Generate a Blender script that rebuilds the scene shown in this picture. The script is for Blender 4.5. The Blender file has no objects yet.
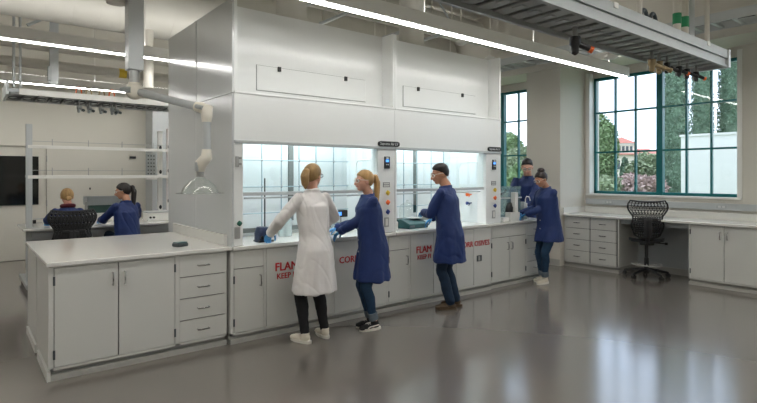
import bpy, bmesh, math, random
from math import sin, cos, pi, radians, sqrt, atan2
from mathutils import Vector, Matrix, noise, kdtree

random.seed(7)
S = bpy.context.scene
C = S.collection

# ------------------------------------------------------------------ camera
FPX, YAW, HORIZON, EYE = 520.4, radians(51.33), 175.5, 1.58
FW = Vector((cos(YAW), sin(YAW), 0)); RT = Vector((sin(YAW), -cos(YAW), 0))
cd = bpy.data.cameras.new('camera'); cam = bpy.data.objects.new('camera', cd); C.objects.link(cam)
cam.location = (0, 0, EYE)
cam.rotation_euler = (radians(90), 0, YAW - radians(90))
cd.sensor_fit = 'HORIZONTAL'; cd.sensor_width = 36; cd.lens = FPX / 757 * 36
cd.shift_y = -(201.5 - HORIZON) / 757
cd.clip_start = .05; cd.clip_end = 500
S.camera = cam

# ------------------------------------------------------------------ view, world, light
S.view_settings.view_transform = 'Standard'; S.view_settings.look = 'None'
S.view_settings.gamma = 1; S.view_settings.use_curve_mapping = False
S.view_settings.exposure = 1.2
S.cycles.use_denoising = True
S.cycles.max_bounces = 8; S.cycles.diffuse_bounces = 4; S.cycles.glossy_bounces = 4
S.cycles.transparent_max_bounces = 16; S.cycles.sample_clamp_indirect = 6
S.cycles.caustics_reflective = False; S.cycles.caustics_refractive = False
SKY = 1.7
LAMP = 13.5
UPLIGHT = 5.0
HOODLAMP = 8.5

w = bpy.data.worlds.new('overcast_sky'); S.world = w; w.use_nodes = True
nt = w.node_tree; nt.nodes.clear()
tc = nt.nodes.new('ShaderNodeTexCoord'); mp = nt.nodes.new('ShaderNodeMapping')
mp.inputs['Scale'].default_value = (1, 1, 3)
nz = nt.nodes.new('ShaderNodeTexNoise'); nz.inputs['Scale'].default_value = 1.6; nz.inputs['Detail'].default_value = 5
rp = nt.nodes.new('ShaderNodeValToRGB')
rp.color_ramp.elements[0].position = .38; rp.color_ramp.elements[0].color = (.56, .68, .88, 1)
rp.color_ramp.elements[1].position = .62; rp.color_ramp.elements[1].color = (.80, .87, .98, 1)
bg = nt.nodes.new('ShaderNodeBackground'); bg.inputs['Strength'].default_value = SKY
wo = nt.nodes.new('ShaderNodeOutputWorld')
nt.links.new(tc.outputs['Generated'], mp.inputs['Vector']); nt.links.new(mp.outputs['Vector'], nz.inputs['Vector'])
nt.links.new(nz.outputs['Fac'], rp.inputs['Fac']); nt.links.new(rp.outputs['Color'], bg.inputs['Color'])
nt.links.new(bg.outputs['Background'], wo.inputs['Surface'])

# ------------------------------------------------------------------ materials
def srgb(r, g, b):
    f = lambda c: (c / 255 / 12.92) if c / 255 <= .04045 else ((c / 255 + .055) / 1.055) ** 2.4
    return (f(r), f(g), f(b), 1)
def mat(name, rgb, rough=.5, metal=0, noise_amt=0, noise_scale=8, bump=0, bump_scale=60, spec=.5, coat=0, stretch=None, emit=None, estr=0, sheen=0):
    m = bpy.data.materials.new(name); m.use_nodes = True
    n = m.node_tree; b = n.nodes['Principled BSDF']
    col = srgb(*rgb)
    b.inputs['Base Color'].default_value = col; b.inputs['Roughness'].default_value = rough
    b.inputs['Metallic'].default_value = metal; b.inputs['Specular IOR Level'].default_value = spec
    b.inputs['Coat Weight'].default_value = coat
    if sheen: b.inputs['Sheen Weight'].default_value = sheen
    t = None
    def coords(sc):
        nonlocal t
        if t is None:
            tcn = n.nodes.new('ShaderNodeTexCoord'); mpn = n.nodes.new('ShaderNodeMapping')
            if stretch: mpn.inputs['Scale'].default_value = stretch
            n.links.new(tcn.outputs['Object'], mpn.inputs['Vector']); t = mpn
        x = n.nodes.new('ShaderNodeTexNoise'); x.inputs['Scale'].default_value = sc; x.inputs['Detail'].default_value = 6
        n.links.new(t.outputs['Vector'], x.inputs['Vector']); return x
    if noise_amt:
        x = coords(noise_scale); r = n.nodes.new('ShaderNodeValToRGB')
        r.color_ramp.elements[0].position = .2; r.color_ramp.elements[1].position = .8
        r.color_ramp.elements[0].color = tuple(c * (1 - noise_amt) for c in col[:3]) + (1,)
        r.color_ramp.elements[1].color = tuple(min(1, c * (1 + noise_amt)) for c in col[:3]) + (1,)
        n.links.new(x.outputs['Fac'], r.inputs['Fac']); n.links.new(r.outputs['Color'], b.inputs['Base Color'])
    if bump:
        x = coords(bump_scale); bn = n.nodes.new('ShaderNodeBump'); bn.inputs['Strength'].default_value = bump
        bn.inputs['Distance'].default_value = .01
        n.links.new(x.outputs['Fac'], bn.inputs['Height']); n.links.new(bn.outputs['Normal'], b.inputs['Normal'])
    if emit:
        b.inputs['Emission Color'].default_value = (*emit, 1); b.inputs['Emission Strength'].default_value = estr
    return m
def glass(name, tint=(.95, .98, .98), refl=1.0, haze=0, rough=.02):
    m = bpy.data.materials.new(name); m.use_nodes = True; n = m.node_tree; n.nodes.clear()
    o = n.nodes.new('ShaderNodeOutputMaterial'); t = n.nodes.new('ShaderNodeBsdfTransparent'); t.inputs['Color'].default_value = (*tint, 1)
    g = n.nodes.new('ShaderNodeBsdfGlossy'); g.inputs['Roughness'].default_value = rough
    f = n.nodes.new('ShaderNodeLayerWeight'); f.inputs['Blend'].default_value = .5      # facing: 1 - |cos|, the same on both sides
    pw = n.nodes.new('ShaderNodeMath'); pw.operation = 'POWER'; pw.inputs[1].default_value = 5
    n.links.new(f.outputs['Facing'], pw.inputs[0])
    mx = n.nodes.new('ShaderNodeMixShader')
    mu = n.nodes.new('ShaderNodeMath'); mu.operation = 'MULTIPLY_ADD'; mu.inputs[1].default_value = .9 * refl; mu.inputs[2].default_value = .04 * refl; mu.use_clamp = True
    n.links.new(pw.outputs[0], mu.inputs[0]); n.links.new(mu.outputs[0], mx.inputs[0])
    src = t
    if haze:
        d = n.nodes.new('ShaderNodeBsdfDiffuse'); d.inputs['Color'].default_value = (*[min(1, c) for c in tint], 1)
        m2 = n.nodes.new('ShaderNodeMixShader'); m2.inputs[0].default_value = haze
        n.links.new(t.outputs[0], m2.inputs[1]); n.links.new(d.outputs[0], m2.inputs[2]); src = m2
    n.links.new(src.outputs[0], mx.inputs[1]); n.links.new(g.outputs[0], mx.inputs[2]); n.links.new(mx.outputs[0], o.inputs['Surface'])
    return m

M = {}
M['floor'] = mat('polished_floor', (114, 108, 102), .17, spec=.8, coat=.35)
M['floor'].node_tree.nodes['Principled BSDF'].inputs['Coat Roughness'].default_value = .14
M['wall'] = mat('painted_wall', (206, 202, 192), .75, noise_amt=.015, noise_scale=2)
M['wallb'] = mat('painted_back_wall', (208, 205, 195), .75, noise_amt=.015, noise_scale=2)
M['ceil'] = mat('painted_ceiling', (200, 197, 188), .8, noise_amt=.03, noise_scale=1)
M['duct'] = mat('painted_duct', (198, 196, 188), .5, noise_amt=.03, noise_scale=2)
M['pipe'] = mat('painted_pipe', (210, 206, 196), .4)
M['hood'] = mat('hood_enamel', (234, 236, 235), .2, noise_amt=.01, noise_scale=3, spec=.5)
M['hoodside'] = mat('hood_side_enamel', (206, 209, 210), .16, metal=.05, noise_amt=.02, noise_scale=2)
M['cab'] = mat('cabinet_enamel', (205, 205, 200), .38, noise_amt=.01, noise_scale=4)
M['cabin'] = mat('cabinet_inside', (120, 120, 116), .6)
M['top'] = mat('epoxy_worktop', (224, 223, 218), .12, noise_amt=.01, noise_scale=5, spec=.6)
M['toe'] = mat('toe_board', (170, 169, 163), .45)
M['steel'] = mat('brushed_steel', (172, 173, 172), .35, metal=.5)
M['alu'] = mat('anodised_aluminium', (186, 190, 191), .38, metal=.25)
M['alup'] = mat('grey_aluminium_panel', (172, 177, 178), .45, metal=.15, noise_amt=.03)
M['chrome'] = mat('chrome', (190, 190, 190), .15, metal=1)
M['teal'] = mat('teal_window_paint', (10, 102, 104), .35)
M['white'] = mat('white_plastic', (228, 227, 222), .35)
M['ivory'] = mat('ivory_plastic', (226, 221, 208), .35)
M['black'] = mat('black_plastic', (22, 23, 25), .4)
M['blackmesh'] = mat('black_chair_plastic', (24, 25, 28), .45)
M['dgrey'] = mat('dark_grey_plastic', (62, 70, 74), .45)
M['dark'] = mat('dark_gap', (58, 58, 58), .7)  # shade tone painted into the cabinet door gaps; peg holes share it
M['liner'] = mat('hood_liner', (222, 228, 229), .4)
M['slot'] = mat('baffle_slot', (120, 124, 122), .5)
M['rod'] = mat('lattice_rod', (170, 192, 202), .3, metal=.2)
M['red'] = mat('red_lettering', (188, 38, 42), .5)
M['yellow'] = mat('yellow_knob', (222, 190, 60), .35)
M['orange'] = mat('orange_knob', (232, 105, 42), .35)
M['navyp'] = mat('navy_plastic', (28, 42, 72), .35)
M['blue'] = mat('blue_knob', (28, 52, 120), .35)
M['green'] = mat('green_knob', (8, 84, 66), .35)
M['navy'] = mat('navy_lab_coat', (17, 43, 98), .6, noise_amt=.14, noise_scale=9, bump=.5, bump_scale=14, sheen=.0)
M['whitecoat'] = mat('white_lab_coat', (226, 222, 220), .75, noise_amt=.02, bump=.5, bump_scale=12)
M['jean'] = mat('dark_jeans', (16, 42, 66), .8, noise_amt=.25, noise_scale=20, bump=.2)
M['jean2'] = mat('blue_jeans', (22, 56, 84), .8, noise_amt=.25, noise_scale=20, bump=.2)
M['cuff'] = mat('turned_denim', (96, 108, 118), .85, noise_amt=.2, noise_scale=40)
M['blackcloth'] = mat('black_cloth', (18, 18, 20), .85)
M['maroon'] = mat('maroon_cloth', (88, 28, 40), .85)
M['skin'] = mat('skin', (214, 162, 138), .5, noise_amt=.05, noise_scale=12)
M['skin2'] = mat('tan_skin', (190, 138, 110), .5, noise_amt=.05, noise_scale=12)
M['glove'] = mat('nitrile_glove', (58, 138, 196), .4)
M['blonde'] = mat('blonde_hair', (178, 140, 88), .5, noise_amt=.35, noise_scale=30, stretch=(1, 1, .15), bump=.6, bump_scale=60)
M['redblonde'] = mat('strawberry_hair', (160, 128, 82), .5, noise_amt=.35, noise_scale=30, stretch=(1, 1, .15), bump=.6, bump_scale=60)
M['darkhair'] = mat('dark_hair', (26, 20, 18), .4, noise_amt=.4, noise_scale=30, stretch=(1, 1, .15), bump=.6, bump_scale=60)
M['brownhair'] = mat('brown_hair', (40, 28, 24), .45, noise_amt=.4, noise_scale=30, bump=.6, bump_scale=60)
M['lip'] = mat('lips', (190, 126, 112), .4)
M['eye'] = mat('eye_white', (225, 222, 215), .2)
M['sole'] = mat('white_rubber', (222, 218, 208), .6)
M['canvas'] = mat('cream_canvas', (214, 206, 190), .8)
M['brown'] = mat('brown_leather', (84, 68, 50), .6)
M['screen'] = mat('blue_display', (20, 60, 150), .3, emit=(.1, .35, 1), estr=.8)
M['label'] = mat('printed_label', (205, 207, 206), .5)
M['ink'] = mat('grey_ink', (90, 94, 98), .6)
M['lamp'] = mat('lamp_diffuser', (255, 255, 250), .5, emit=(1, .985, .95), estr=LAMP)
M['lampup'] = mat('uplight_diffuser', (255, 255, 250), .5, emit=(1, .98, .94), estr=UPLIGHT)
M['hoodlamp'] = mat('hood_lamp_diffuser', (255, 255, 255), .5, emit=(.95, .99, 1), estr=HOODLAMP)
M['glass'] = glass('window_glass', (.93, .95, .95), .5)
M['sash'] = glass('sash_glass', (.93, .965, .965), 1.0)
M['dome'] = glass('clear_plastic', (.93, .95, .94), 1.2, haze=.05)
M['acry'] = glass('acrylic', (.80, .90, .91), 1.2, haze=.12)
M['bottle'] = glass('milky_plastic', (.80, .88, .88), 1.0, haze=.45, rough=.2)
M['blackglass'] = mat('dark_vision_glass', (20, 22, 22), .08, spec=.6)
M['tealbox'] = mat('dark_teal_plastic', (30, 76, 78), .4)
M['greenp'] = mat('green_paint', (30, 140, 90), .5)
M['brass'] = mat('brass', (160, 142, 108), .35, metal=.6)
M['deskgreen'] = mat('dark_green_panel', (44, 68, 62), .4)
M['leaf1'] = mat('cypress_foliage', (100, 122, 100), .8, noise_amt=.5, noise_scale=3)
M['leaf2'] = mat('green_foliage', (120, 142, 98), .8, noise_amt=.4, noise_scale=2)
M['leaf3'] = mat('olive_foliage', (134, 146, 114), .8, noise_amt=.4, noise_scale=2)
M['leaf4'] = mat('pinkish_foliage', (160, 138, 130), .8, noise_amt=.3, noise_scale=2)
M['bark'] = mat('bark', (90, 76, 62), .9)
M['stucco'] = mat('cream_stucco', (210, 200, 186), .9)
M['stuccow'] = mat('white_stucco', (214, 213, 208), .9)
M['tile'] = mat('clay_roof', (176, 112, 98), .9, noise_amt=.2)
M['grass'] = mat('grass', (112, 130, 84), .95, noise_amt=.3, noise_scale=.3)

# ------------------------------------------------------------------ mesh builder
class MB:
    def __init__(s): s.v = []; s.f = []; s.m = []
    def _add(s, vs, fs, mi=0):
        b = len(s.v); s.v += [Vector(v) for v in vs]; s.f += [[b + i for i in f] for f in fs]; s.m += [mi] * len(fs); return s
    def box(s, x0, x1, y0, y1, z0, z1, mi=0):
        if x0 > x1: x0, x1 = x1, x0
        if y0 > y1: y0, y1 = y1, y0
        if z0 > z1: z0, z1 = z1, z0
        return s._add([(x0, y0, z0), (x1, y0, z0), (x1, y1, z0), (x0, y1, z0), (x0, y0, z1), (x1, y0, z1), (x1, y1, z1), (x0, y1, z1)],
                      [(0, 3, 2, 1), (4, 5, 6, 7), (0, 1, 5, 4), (1, 2, 6, 5), (2, 3, 7, 6), (3, 0, 4, 7)], mi)
    def rbox(s, x0, x1, y0, y1, z0, z1, r=.004, mi=0):
        # box with chamfered edges
        b = bmesh.new(); bmesh.ops.create_cube(b, size=1)
        for v in b.verts: v.co = Vector(((x0 + x1) / 2 + v.co.x * (x1 - x0), (y0 + y1) / 2 + v.co.y * (y1 - y0), (z0 + z1) / 2 + v.co.z * (z1 - z0)))
        bmesh.ops.bevel(b, geom=b.edges[:], offset=r, segments=2, affect='EDGES', profile=.5)
        b.verts.index_update()
        s._add([v.co for v in b.verts], [[v.index for v in f.verts] for f in b.faces], mi); b.free(); return s
    def ring_frame(s, d, up=None):
        d = Vector(d).normalized(); a = Vector((0, 0, 1)) if abs(d.z) < .9 else Vector((1, 0, 0))
        x = d.cross(a).normalized(); return x, d.cross(x).normalized()
    def cyl(s, p0, p1, r0, r1=None, n=12, mi=0, cap=True):
        r1 = r0 if r1 is None else r1; p0 = Vector(p0); p1 = Vector(p1); x, y = s.ring_frame(p1 - p0)
        vs = [p0 + (x * cos(2 * pi * k / n) + y * sin(2 * pi * k / n)) * r0 for k in range(n)] + [p1 + (x * cos(2 * pi * k / n) + y * sin(2 * pi * k / n)) * r1 for k in range(n)]
        fs = [(k, (k + 1) % n, n + (k + 1) % n, n + k) for k in range(n)]
        if cap: fs += [tuple(range(n - 1, -1, -1)), tuple(range(n, 2 * n))]
        return s._add(vs, fs, mi)
    def tube(s, pts, r, n=8, mi=0, rs=None, closed=False):
        pts = [Vector(p) for p in pts]; L = len(pts); b = []
        X = None
        for i, p in enumerate(pts):
            if closed: d = pts[(i + 1) % L] - pts[i - 1]
            else: d = pts[min(i + 1, L - 1)] - pts[max(i - 1, 0)]
            d.normalize()
            if X is None: X, Y = s.ring_frame(d)
            else:
                X = (X - d * X.dot(d)).normalized(); Y = d.cross(X)
            rr = rs[i] if rs else r
            b += [p + (X * cos(2 * pi * k / n) + Y * sin(2 * pi * k / n)) * rr for k in range(n)]
        fs = []
        for i in range(L if closed else L - 1):
            j = (i + 1) % L
            fs += [(i * n + k, i * n + (k + 1) % n, j * n + (k + 1) % n, j * n + k) for k in range(n)]
        if not closed: fs += [tuple(range(n - 1, -1, -1)), tuple(range((L - 1) * n, L * n))]
        return s._add(b, fs, mi)
    def lathe(s, prof, c=(0, 0, 0), n=20, axis='z', mi=0):
        c = Vector(c); vs = []
        for r, h in prof:
            for k in range(n):
                a = 2 * pi * k / n
                p = (r * cos(a), r * sin(a), h)
                if axis == 'y': p = (r * cos(a), h, -r * sin(a))
                if axis == 'x': p = (h, r * cos(a), r * sin(a))
                vs.append(c + Vector(p))
        fs = []
        for i in range(len(prof) - 1): fs += [(i * n + k, i * n + (k + 1) % n, (i + 1) * n + (k + 1) % n, (i + 1) * n + k) for k in range(n)]
        if prof[0][0] > 1e-6: fs.append(tuple(range(n - 1, -1, -1)))
        if prof[-1][0] > 1e-6: fs.append(tuple(range((len(prof) - 1) * n, len(prof) * n)))
        return s._add(vs, fs, mi)
    def ball(s, c, r, n=12, m=8, mi=0, rot=None):
        c = Vector(c); r = Vector(r) if hasattr(r, '__len__') else Vector((r, r, r)); vs = []
        for i in range(1, m):
            t = pi * i / m
            for k in range(n):
                a = 2 * pi * k / n; p = Vector((r.x * sin(t) * cos(a), r.y * sin(t) * sin(a), r.z * cos(t)))
                vs.append(c + (rot @ p if rot else p))
        top = Vector((0, 0, r.z)); N = len(vs)
        vs += [c + (rot @ top if rot else top), c - (rot @ top if rot else top)]
        fs = [(i * n + k, (i + 1) * n + k, (i + 1) * n + (k + 1) % n, i * n + (k + 1) % n) for i in range(m - 2) for k in range(n)]
        fs += [(N, k, (k + 1) % n) for k in range(n)] + [(N + 1, (m - 2) * n + (k + 1) % n, (m - 2) * n + k) for k in range(n)]
        return s._add(vs, fs, mi)
    def prism(s, poly, a0, a1, axis='y', mi=0):
        n = len(poly)
        def P(p, a): return {'y': (p[0], a, p[1]), 'x': (a, p[0], p[1]), 'z': (p[0], p[1], a)}[axis]
        vs = [P(p, a0) for p in poly] + [P(p, a1) for p in poly]
        return s._add(vs, [(k, (k + 1) % n, n + (k + 1) % n, n + k) for k in range(n)] + [tuple(range(n - 1, -1, -1)), tuple(range(n, 2 * n))], mi)

def link(o, parent=None):
    C.objects.link(o)
    if parent is not None: o.parent = parent
    return o
def root_inv(o):
    while o.parent: o = o.parent
    return (Matrix.Translation(o.location) @ Matrix.Rotation(o.rotation_euler.z, 4, 'Z')).inverted()
def obj(name, mb, m, parent=None, world=False, smooth=False, bevel=0):
    """links one mesh object; with world=True the vertices are in room coordinates and moved into the parent's frame"""
    me = bpy.data.meshes.new(name); vs = mb.v
    if world and parent is not None:
        T = root_inv(parent); vs = [T @ v for v in vs]
    me.from_pydata([tuple(v) for v in vs], [], mb.f)
    ms = m if isinstance(m, (list, tuple)) else [m]
    for x in ms: me.materials.append(M[x] if isinstance(x, str) else x)
    if len(ms) > 1: me.polygons.foreach_set('material_index', mb.m)
    bm = bmesh.new(); bm.from_mesh(me); bmesh.ops.recalc_face_normals(bm, faces=bm.faces); bm.to_mesh(me); bm.free()
    if smooth:
        me.polygons.foreach_set('use_smooth', [True] * len(me.polygons))
        try: me.set_sharp_from_angle(angle=radians(40))
        except Exception: pass
    me.update()
    o = link(bpy.data.objects.new(name, me), parent)
    if bevel:
        b = o.modifiers.new('bevel', 'BEVEL'); b.width = bevel; b.segments = 2; b.limit_method = 'ANGLE'
    return o
def tag(o, label, cat, group=None):
    o['label'] = label; o['category'] = cat
    if group: o['group'] = group
    return o
def thing(name, label, cat, loc=(0, 0, 0), rz=0, group=None):
    o = bpy.data.objects.new(name, None); o.empty_display_size = .1; C.objects.link(o)
    o.location = loc; o.rotation_euler = (0, 0, rz); return tag(o, label, cat, group)
def struct(name, mb=None, m=None, parent=None, label=None, **k):
    if mb is None:
        o = bpy.data.objects.new(name, None); C.objects.link(o)
    else: o = obj(name, mb, m, parent, **k)
    if parent is None:
        o['kind'] = 'structure'
        if label: o['label'] = label
    return o
def copy_tree(o, parent=None):
    c = o.copy(); C.objects.link(c); c.parent = parent
    for ch in o.children: copy_tree(ch, c)
    return c
def text_obj(name, s, size, loc, rot, m, parent, depth=.0008, align='LEFT', sx=1, world=False, width=None):
    cu = bpy.data.curves.new(name, 'FONT'); cu.body = s; cu.size = size; cu.extrude = depth; cu.align_x = align; cu.resolution_u = 2
    cu.offset = 0
    t = bpy.data.objects.new(name, cu); C.objects.link(t)
    me = bpy.data.meshes.new_from_object(t); bpy.data.objects.remove(t); bpy.data.curves.remove(cu)
    if width: sx = width / max(v.co.x for v in me.vertices)
    R = Matrix.Translation(loc) @ rot.to_4x4() @ Matrix.Diagonal((sx, 1, 1, 1))
    if world: R = root_inv(parent) @ R
    if m == 'red':      # heavier strokes: the same outline laid down three times, a hair apart
        bm = bmesh.new()
        for kz, (dx, dz) in enumerate(((-.028, 0), (.028, 0), (0, .018), (0, -.018))):
            m2 = me.copy(); m2.transform(Matrix.Translation((dx * size / sx, dz * size, kz * .0006))); bm.from_mesh(m2); bpy.data.meshes.remove(m2)
        bm.to_mesh(me); bm.free()
    me.transform(R); me.materials.clear(); me.materials.append(M[m]); me.name = name
    return link(bpy.data.objects.new(name, me), parent)
RX90 = Matrix.Rotation(radians(90), 3, 'X')          # lettering upright, read from -Y
def ray(u, v): return FW * FPX + RT * (u - 378.5) + Vector((0, 0, HORIZON - v))
def onx(u, v, x): r = ray(u, v); return r * (x / r.x) + Vector((0, 0, EYE))
def ony(u, v, y): r = ray(u, v); return r * (y / r.y) + Vector((0, 0, EYE))
# ================================================================== SETTING
X0, X1, Y0, Y1, ZC = -5.0, 8.95, -5.0, 11.7, 4.7
struct('floor', MB().box(X0, X1 + .4, Y0, Y1 + .3, -.15, 0), 'floor')
struct('ceiling', MB().box(X0, X1 + .4, Y0, Y1 + .3, ZC, ZC + .2), 'ceil')
struct('wall_left', MB().box(X0 - .2, X0, Y0, Y1, 0, ZC), 'wall')
struct('wall_front', MB().box(X0 - .2, X1 + .4, Y0 - .2, Y0, 0, ZC), 'wall')
SILL, HEAD = 1.25, 3.36
WINS = [(2.68, 5.02), (5.93, 8.25), (-.55, 1.72), (-3.8, -1.53)]       # window bays in the right-hand wall (y ranges)
wr = struct('wall_right', MB().box(X1, X1 + .35, Y0, Y1 + .2, 0, SILL - .03), 'wall')
edges = [Y0] + sorted([y for wv in WINS for y in wv]) + [Y1 + .2]
b = MB()
for i in range(0, len(edges), 2): b.box(X1, X1 + .35, edges[i], edges[i + 1], SILL - .03, ZC)
obj('pier', b, 'wall', wr)
b = MB()
for y0, y1 in WINS: b.box(X1 + .12, X1 + .35, y0, y1, HEAD, ZC)
obj('header', b, 'wall', wr)
# bulkhead over the windows
struct('trim_1', MB().box(8.02, X1 + .02, 2.0, Y1, 3.49, ZC).box(8.0, 8.06, 2.0, Y1, 3.44, 3.5), 'wall')
struct('column', MB().box(8.15, X1, 5.11, 5.8, 0, 3.6), 'wall')
struct('baseboard_1', MB().box(8.135, 8.15, 5.12, 5.8, 0, .11).box(8.135, X1, 5.8, 5.815, 0, .11), 'toe')
struct('baseboard_right', MB().box(X1 - .014, X1, 5.815, Y1, 0, .11), 'toe')

def window(n, y0, y1):
    x = X1 + .15
    wd = struct('window_%d' % n)
    wd['label'] = 'tall window with teal frame and small panes'
    b = MB(); t = .05
    b.box(x, x + .06, y0, y0 + t, SILL, HEAD).box(x, x + .06, y1 - t, y1, SILL, HEAD).box(x, x + .06, y0, y1, SILL, SILL + t).box(x, x + .06, y0, y1, HEAD - t, HEAD)
    obj('window_frame', b, 'teal', wd)
    ym = (y0 + y1) / 2
    obj('center_post', MB().box(x - .02, x + .07, ym - .05, ym + .05, SILL, HEAD), 'teal', wd)
    obj('window_sill', MB().rbox(X1 - .03, x, y0 - .05, y1 + .05, SILL - .03, SILL), 'white', wd)
    obj('casing', MB().box(X1 - .012, x, y1 - .012, y1 + .05, SILL, 3.44).box(X1 - .012, x, y0 - .05, y0 + .012, SILL, 3.44), 'white', wd)
    cols = []
    for a, c in ((y0 + t, ym - .05), (ym + .05, y1 - t)):
        wdt = (c - a) / 3; cols += [(a + i * wdt, a + (i + 1) * wdt) for i in range(3)]
    rows = [(SILL + t, 2.0), (2.0, 2.72), (2.72, HEAD - t)]
    for k, (a, c) in enumerate(cols):
        if k not in (2, 5): obj('mullion', MB().box(x - .005, x + .05, c - .014, c + .014, SILL, HEAD), 'teal', wd)
    for z in (2.0, 2.72): obj('transom', MB().box(x - .008, x + .05, y0, y1, z - .015, z + .015), 'teal', wd)
    for a, c in cols:
        for z0, z1 in rows: obj('pane', MB().box(x + .022, x + .027, a, c, z0, z1), 'glass', wd)
for i, (a, c) in enumerate(WINS): window(i + 1, a, c)

# back wall, door with dark vision panel, pier
struct('trim_3', MB().box(-1.1, 1.3, Y1 + .1, Y1 + .16, -.02, 2.2), 'wallb')  # backing added behind the doors to block outside light leaking under them
bw = struct('wall_back', MB().box(X0, -1.05, Y1, Y1 + .2, 0, ZC).box(-1.05, 1.26, Y1, Y1 + .2, 2.14, ZC).box(1.26, X1 + .4, Y1, Y1 + .2, 0, ZC), 'wallb')
struct('trim_2', MB().box(3.04, 3.9, 11.2, Y1, 0, 3.0), 'alu')
struct('baseboard_back', MB().box(1.3, 3.04, Y1 - .014, Y1, 0, .09).box(X0, -1.1, Y1 - .014, Y1, 0, .09), 'dgrey')
d = struct('door_1')
obj('door_frame', MB().box(-1.10, -1.05, Y1 - .02, Y1 + .1, 0, 2.18).box(1.26, 1.30, Y1 - .02, Y1 + .1, 0, 2.18).box(-1.1, 1.3, Y1 - .02, Y1 + .1, 2.13, 2.18), 'wallb', d)
obj('door_leaf', MB().box(.208, 1.255, Y1 + .02, Y1 + .06, .01, 2.125), 'wallb', d)
obj('door_leaf', MB().box(-1.045, .202, Y1 + .02, Y1 + .06, .01, 2.125), 'wallb', d)
obj('vision_panel', MB().box(.40, 1.13, Y1 + .0, Y1 + .05, 1.03, 1.94), 'blackglass', d)
obj('vision_panel', MB().box(-.9, -.17, Y1 + .0, Y1 + .05, 1.03, 1.94), 'blackglass', d)
for z in (.25, 1.05, 1.9): obj('hinge', MB().cyl((1.262, Y1 - .01, z - .06), (1.262, Y1 - .01, z + .06), .012), 'steel', d)
obj('door_handle', MB().tube([(.55, Y1 + .02, 1.0), (.55, Y1 - .05, 1.0), (.55, Y1 - .05, 1.0), (.66, Y1 - .05, 1.0)], .01), 'steel', d)

# ================================================================== CABINETS (local frame: front at y=0 facing -y, x to the right)
def pull(parent, x, z, vertical=True, L=.1):
    b = MB(); o = .03
    if vertical: p = [(x, 0, z - L / 2), (x, -o, z - L / 2), (x, -o - .004, z - L / 4), (x, -o - .004, z + L / 4), (x, -o, z + L / 2), (x, 0, z + L / 2)]
    else: p = [(x - L / 2, 0, z), (x - L / 2, -o, z), (x - L / 4, -o - .004, z), (x + L / 4, -o - .004, z), (x + L / 2, -o, z), (x + L / 2, 0, z)]
    b.tube(p, .0065, 8)
    return obj('handle', b, 'chrome', parent, smooth=True)
def front(root, kind, x0, x1, z0, z1, hs=None, hz=None):
    g = .004
    o = obj(kind, MB().rbox(x0 + g, x1 - g, -.002, .018, z0 + g, z1 - g, .002), 'cab', root)
    if kind == 'drawer':
        if hs != 'none': pull(o, (x0 + x1) / 2, (z0 + z1) / 2, False)
    else:
        if hs in ('l', 'r'):
            pull(o, x0 + .045 if hs == 'l' else x1 - .045, hz or z1 - .13)
            hx = x1 - .002 if hs == 'l' else x0 + .002
            for z in (z0 + .1, z1 - .1): obj('hinge', MB().cyl((hx, -.006, z - .035), (hx, -.006, z + .035), .008, n=8), 'dgrey', o)
    return o
def cabinet(name, label, loc, rz, w, fronts, d=.56, group=None, toe=True, left=True, cat='cabinet', stiles=(.02, .02), back=False):
    r = thing(name, label, cat, loc, rz, group)
    b = MB().box(0, w, .022, d, .1, .88)
    b.box(0, stiles[0], 0, .022, .08, .88).box(w - stiles[1], w, 0, .022, .08, .88).box(0, w, 0, .022, .08, .1).box(0, w, 0, .022, .868, .88)
    obj('carcass', b, 'cab', r)
    obj('gap_shade_sheet', MB().box(stiles[0], w - stiles[1], .0195, .0225, .1, .868), 'dark', r)  # dark sheet painted in for the shade between doors and drawers
    obj('plinth', MB().box(0.0, w, .05, d, .0, .1), 'toe', r)
    obj('toe_board', MB().box(0, w, .0, .05, .0, .045), 'toe', r)
    for f in fronts: front(r, *f)
    return r
YF = 4.68    # front plane of the island cabinets
# --- near end of the island, back to back
def four(x0, x1): 
    h = (.868 - .1) / 4
    return [('drawer', x0, x1, .1 + i * h, .1 + (i + 1) * h) for i in range(4)]
cabinet('base_cabinet', 'wide two-door base cabinet at the near end of the island bench', (.53, YF, 0), 0, .95, [('door', .02, .475, .1, .868, 'r'), ('door', .475, .93, .1, .868, 'l')], d=.8, group='island base cabinets')
cabinet('drawer_cabinet', 'white cabinet of four stacked drawers beside the near two-door cabinet', (1.48, YF, 0), 0, .45, four(.015, .435), d=.8, group='island base cabinets')
cabinet('base_cabinet', 'rear base cabinet of the island facing the seated workers', (1.93, 6.28, 0), pi, 1.4, [('door', .02, .7, .1, .868, 'r'), ('door', .7, 1.38, .1, .868, 'l')], d=.8, group='island base cabinets')
# end panel
t = MB().box(.515, .53, 4.68, 5.38, .09, .88).box(.515, .53, 5.5, 6.28, .09, .88).box(.52, .53, 5.38, 5.5, .0, .88)
t.box(.505, .53, 4.68, 5.36, 0, .07).box(.505, .53, 5.52, 6.28, 0, .07)
tag(obj('end_panel', t, 'cab'), 'plain white panel closing the near end of the island bench', 'panel')
wt = obj('worktop', MB().rbox(.5, 1.97, 4.655, 6.31, .88, .914, .005), 'top')
tag(wt, 'glossy white worktop on the near end of the island bench', 'worktop')
obj('upstand', MB().rbox(1.94, 1.97, 4.76, 6.31, .914, 1.02, .003), 'top', wt)
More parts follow.
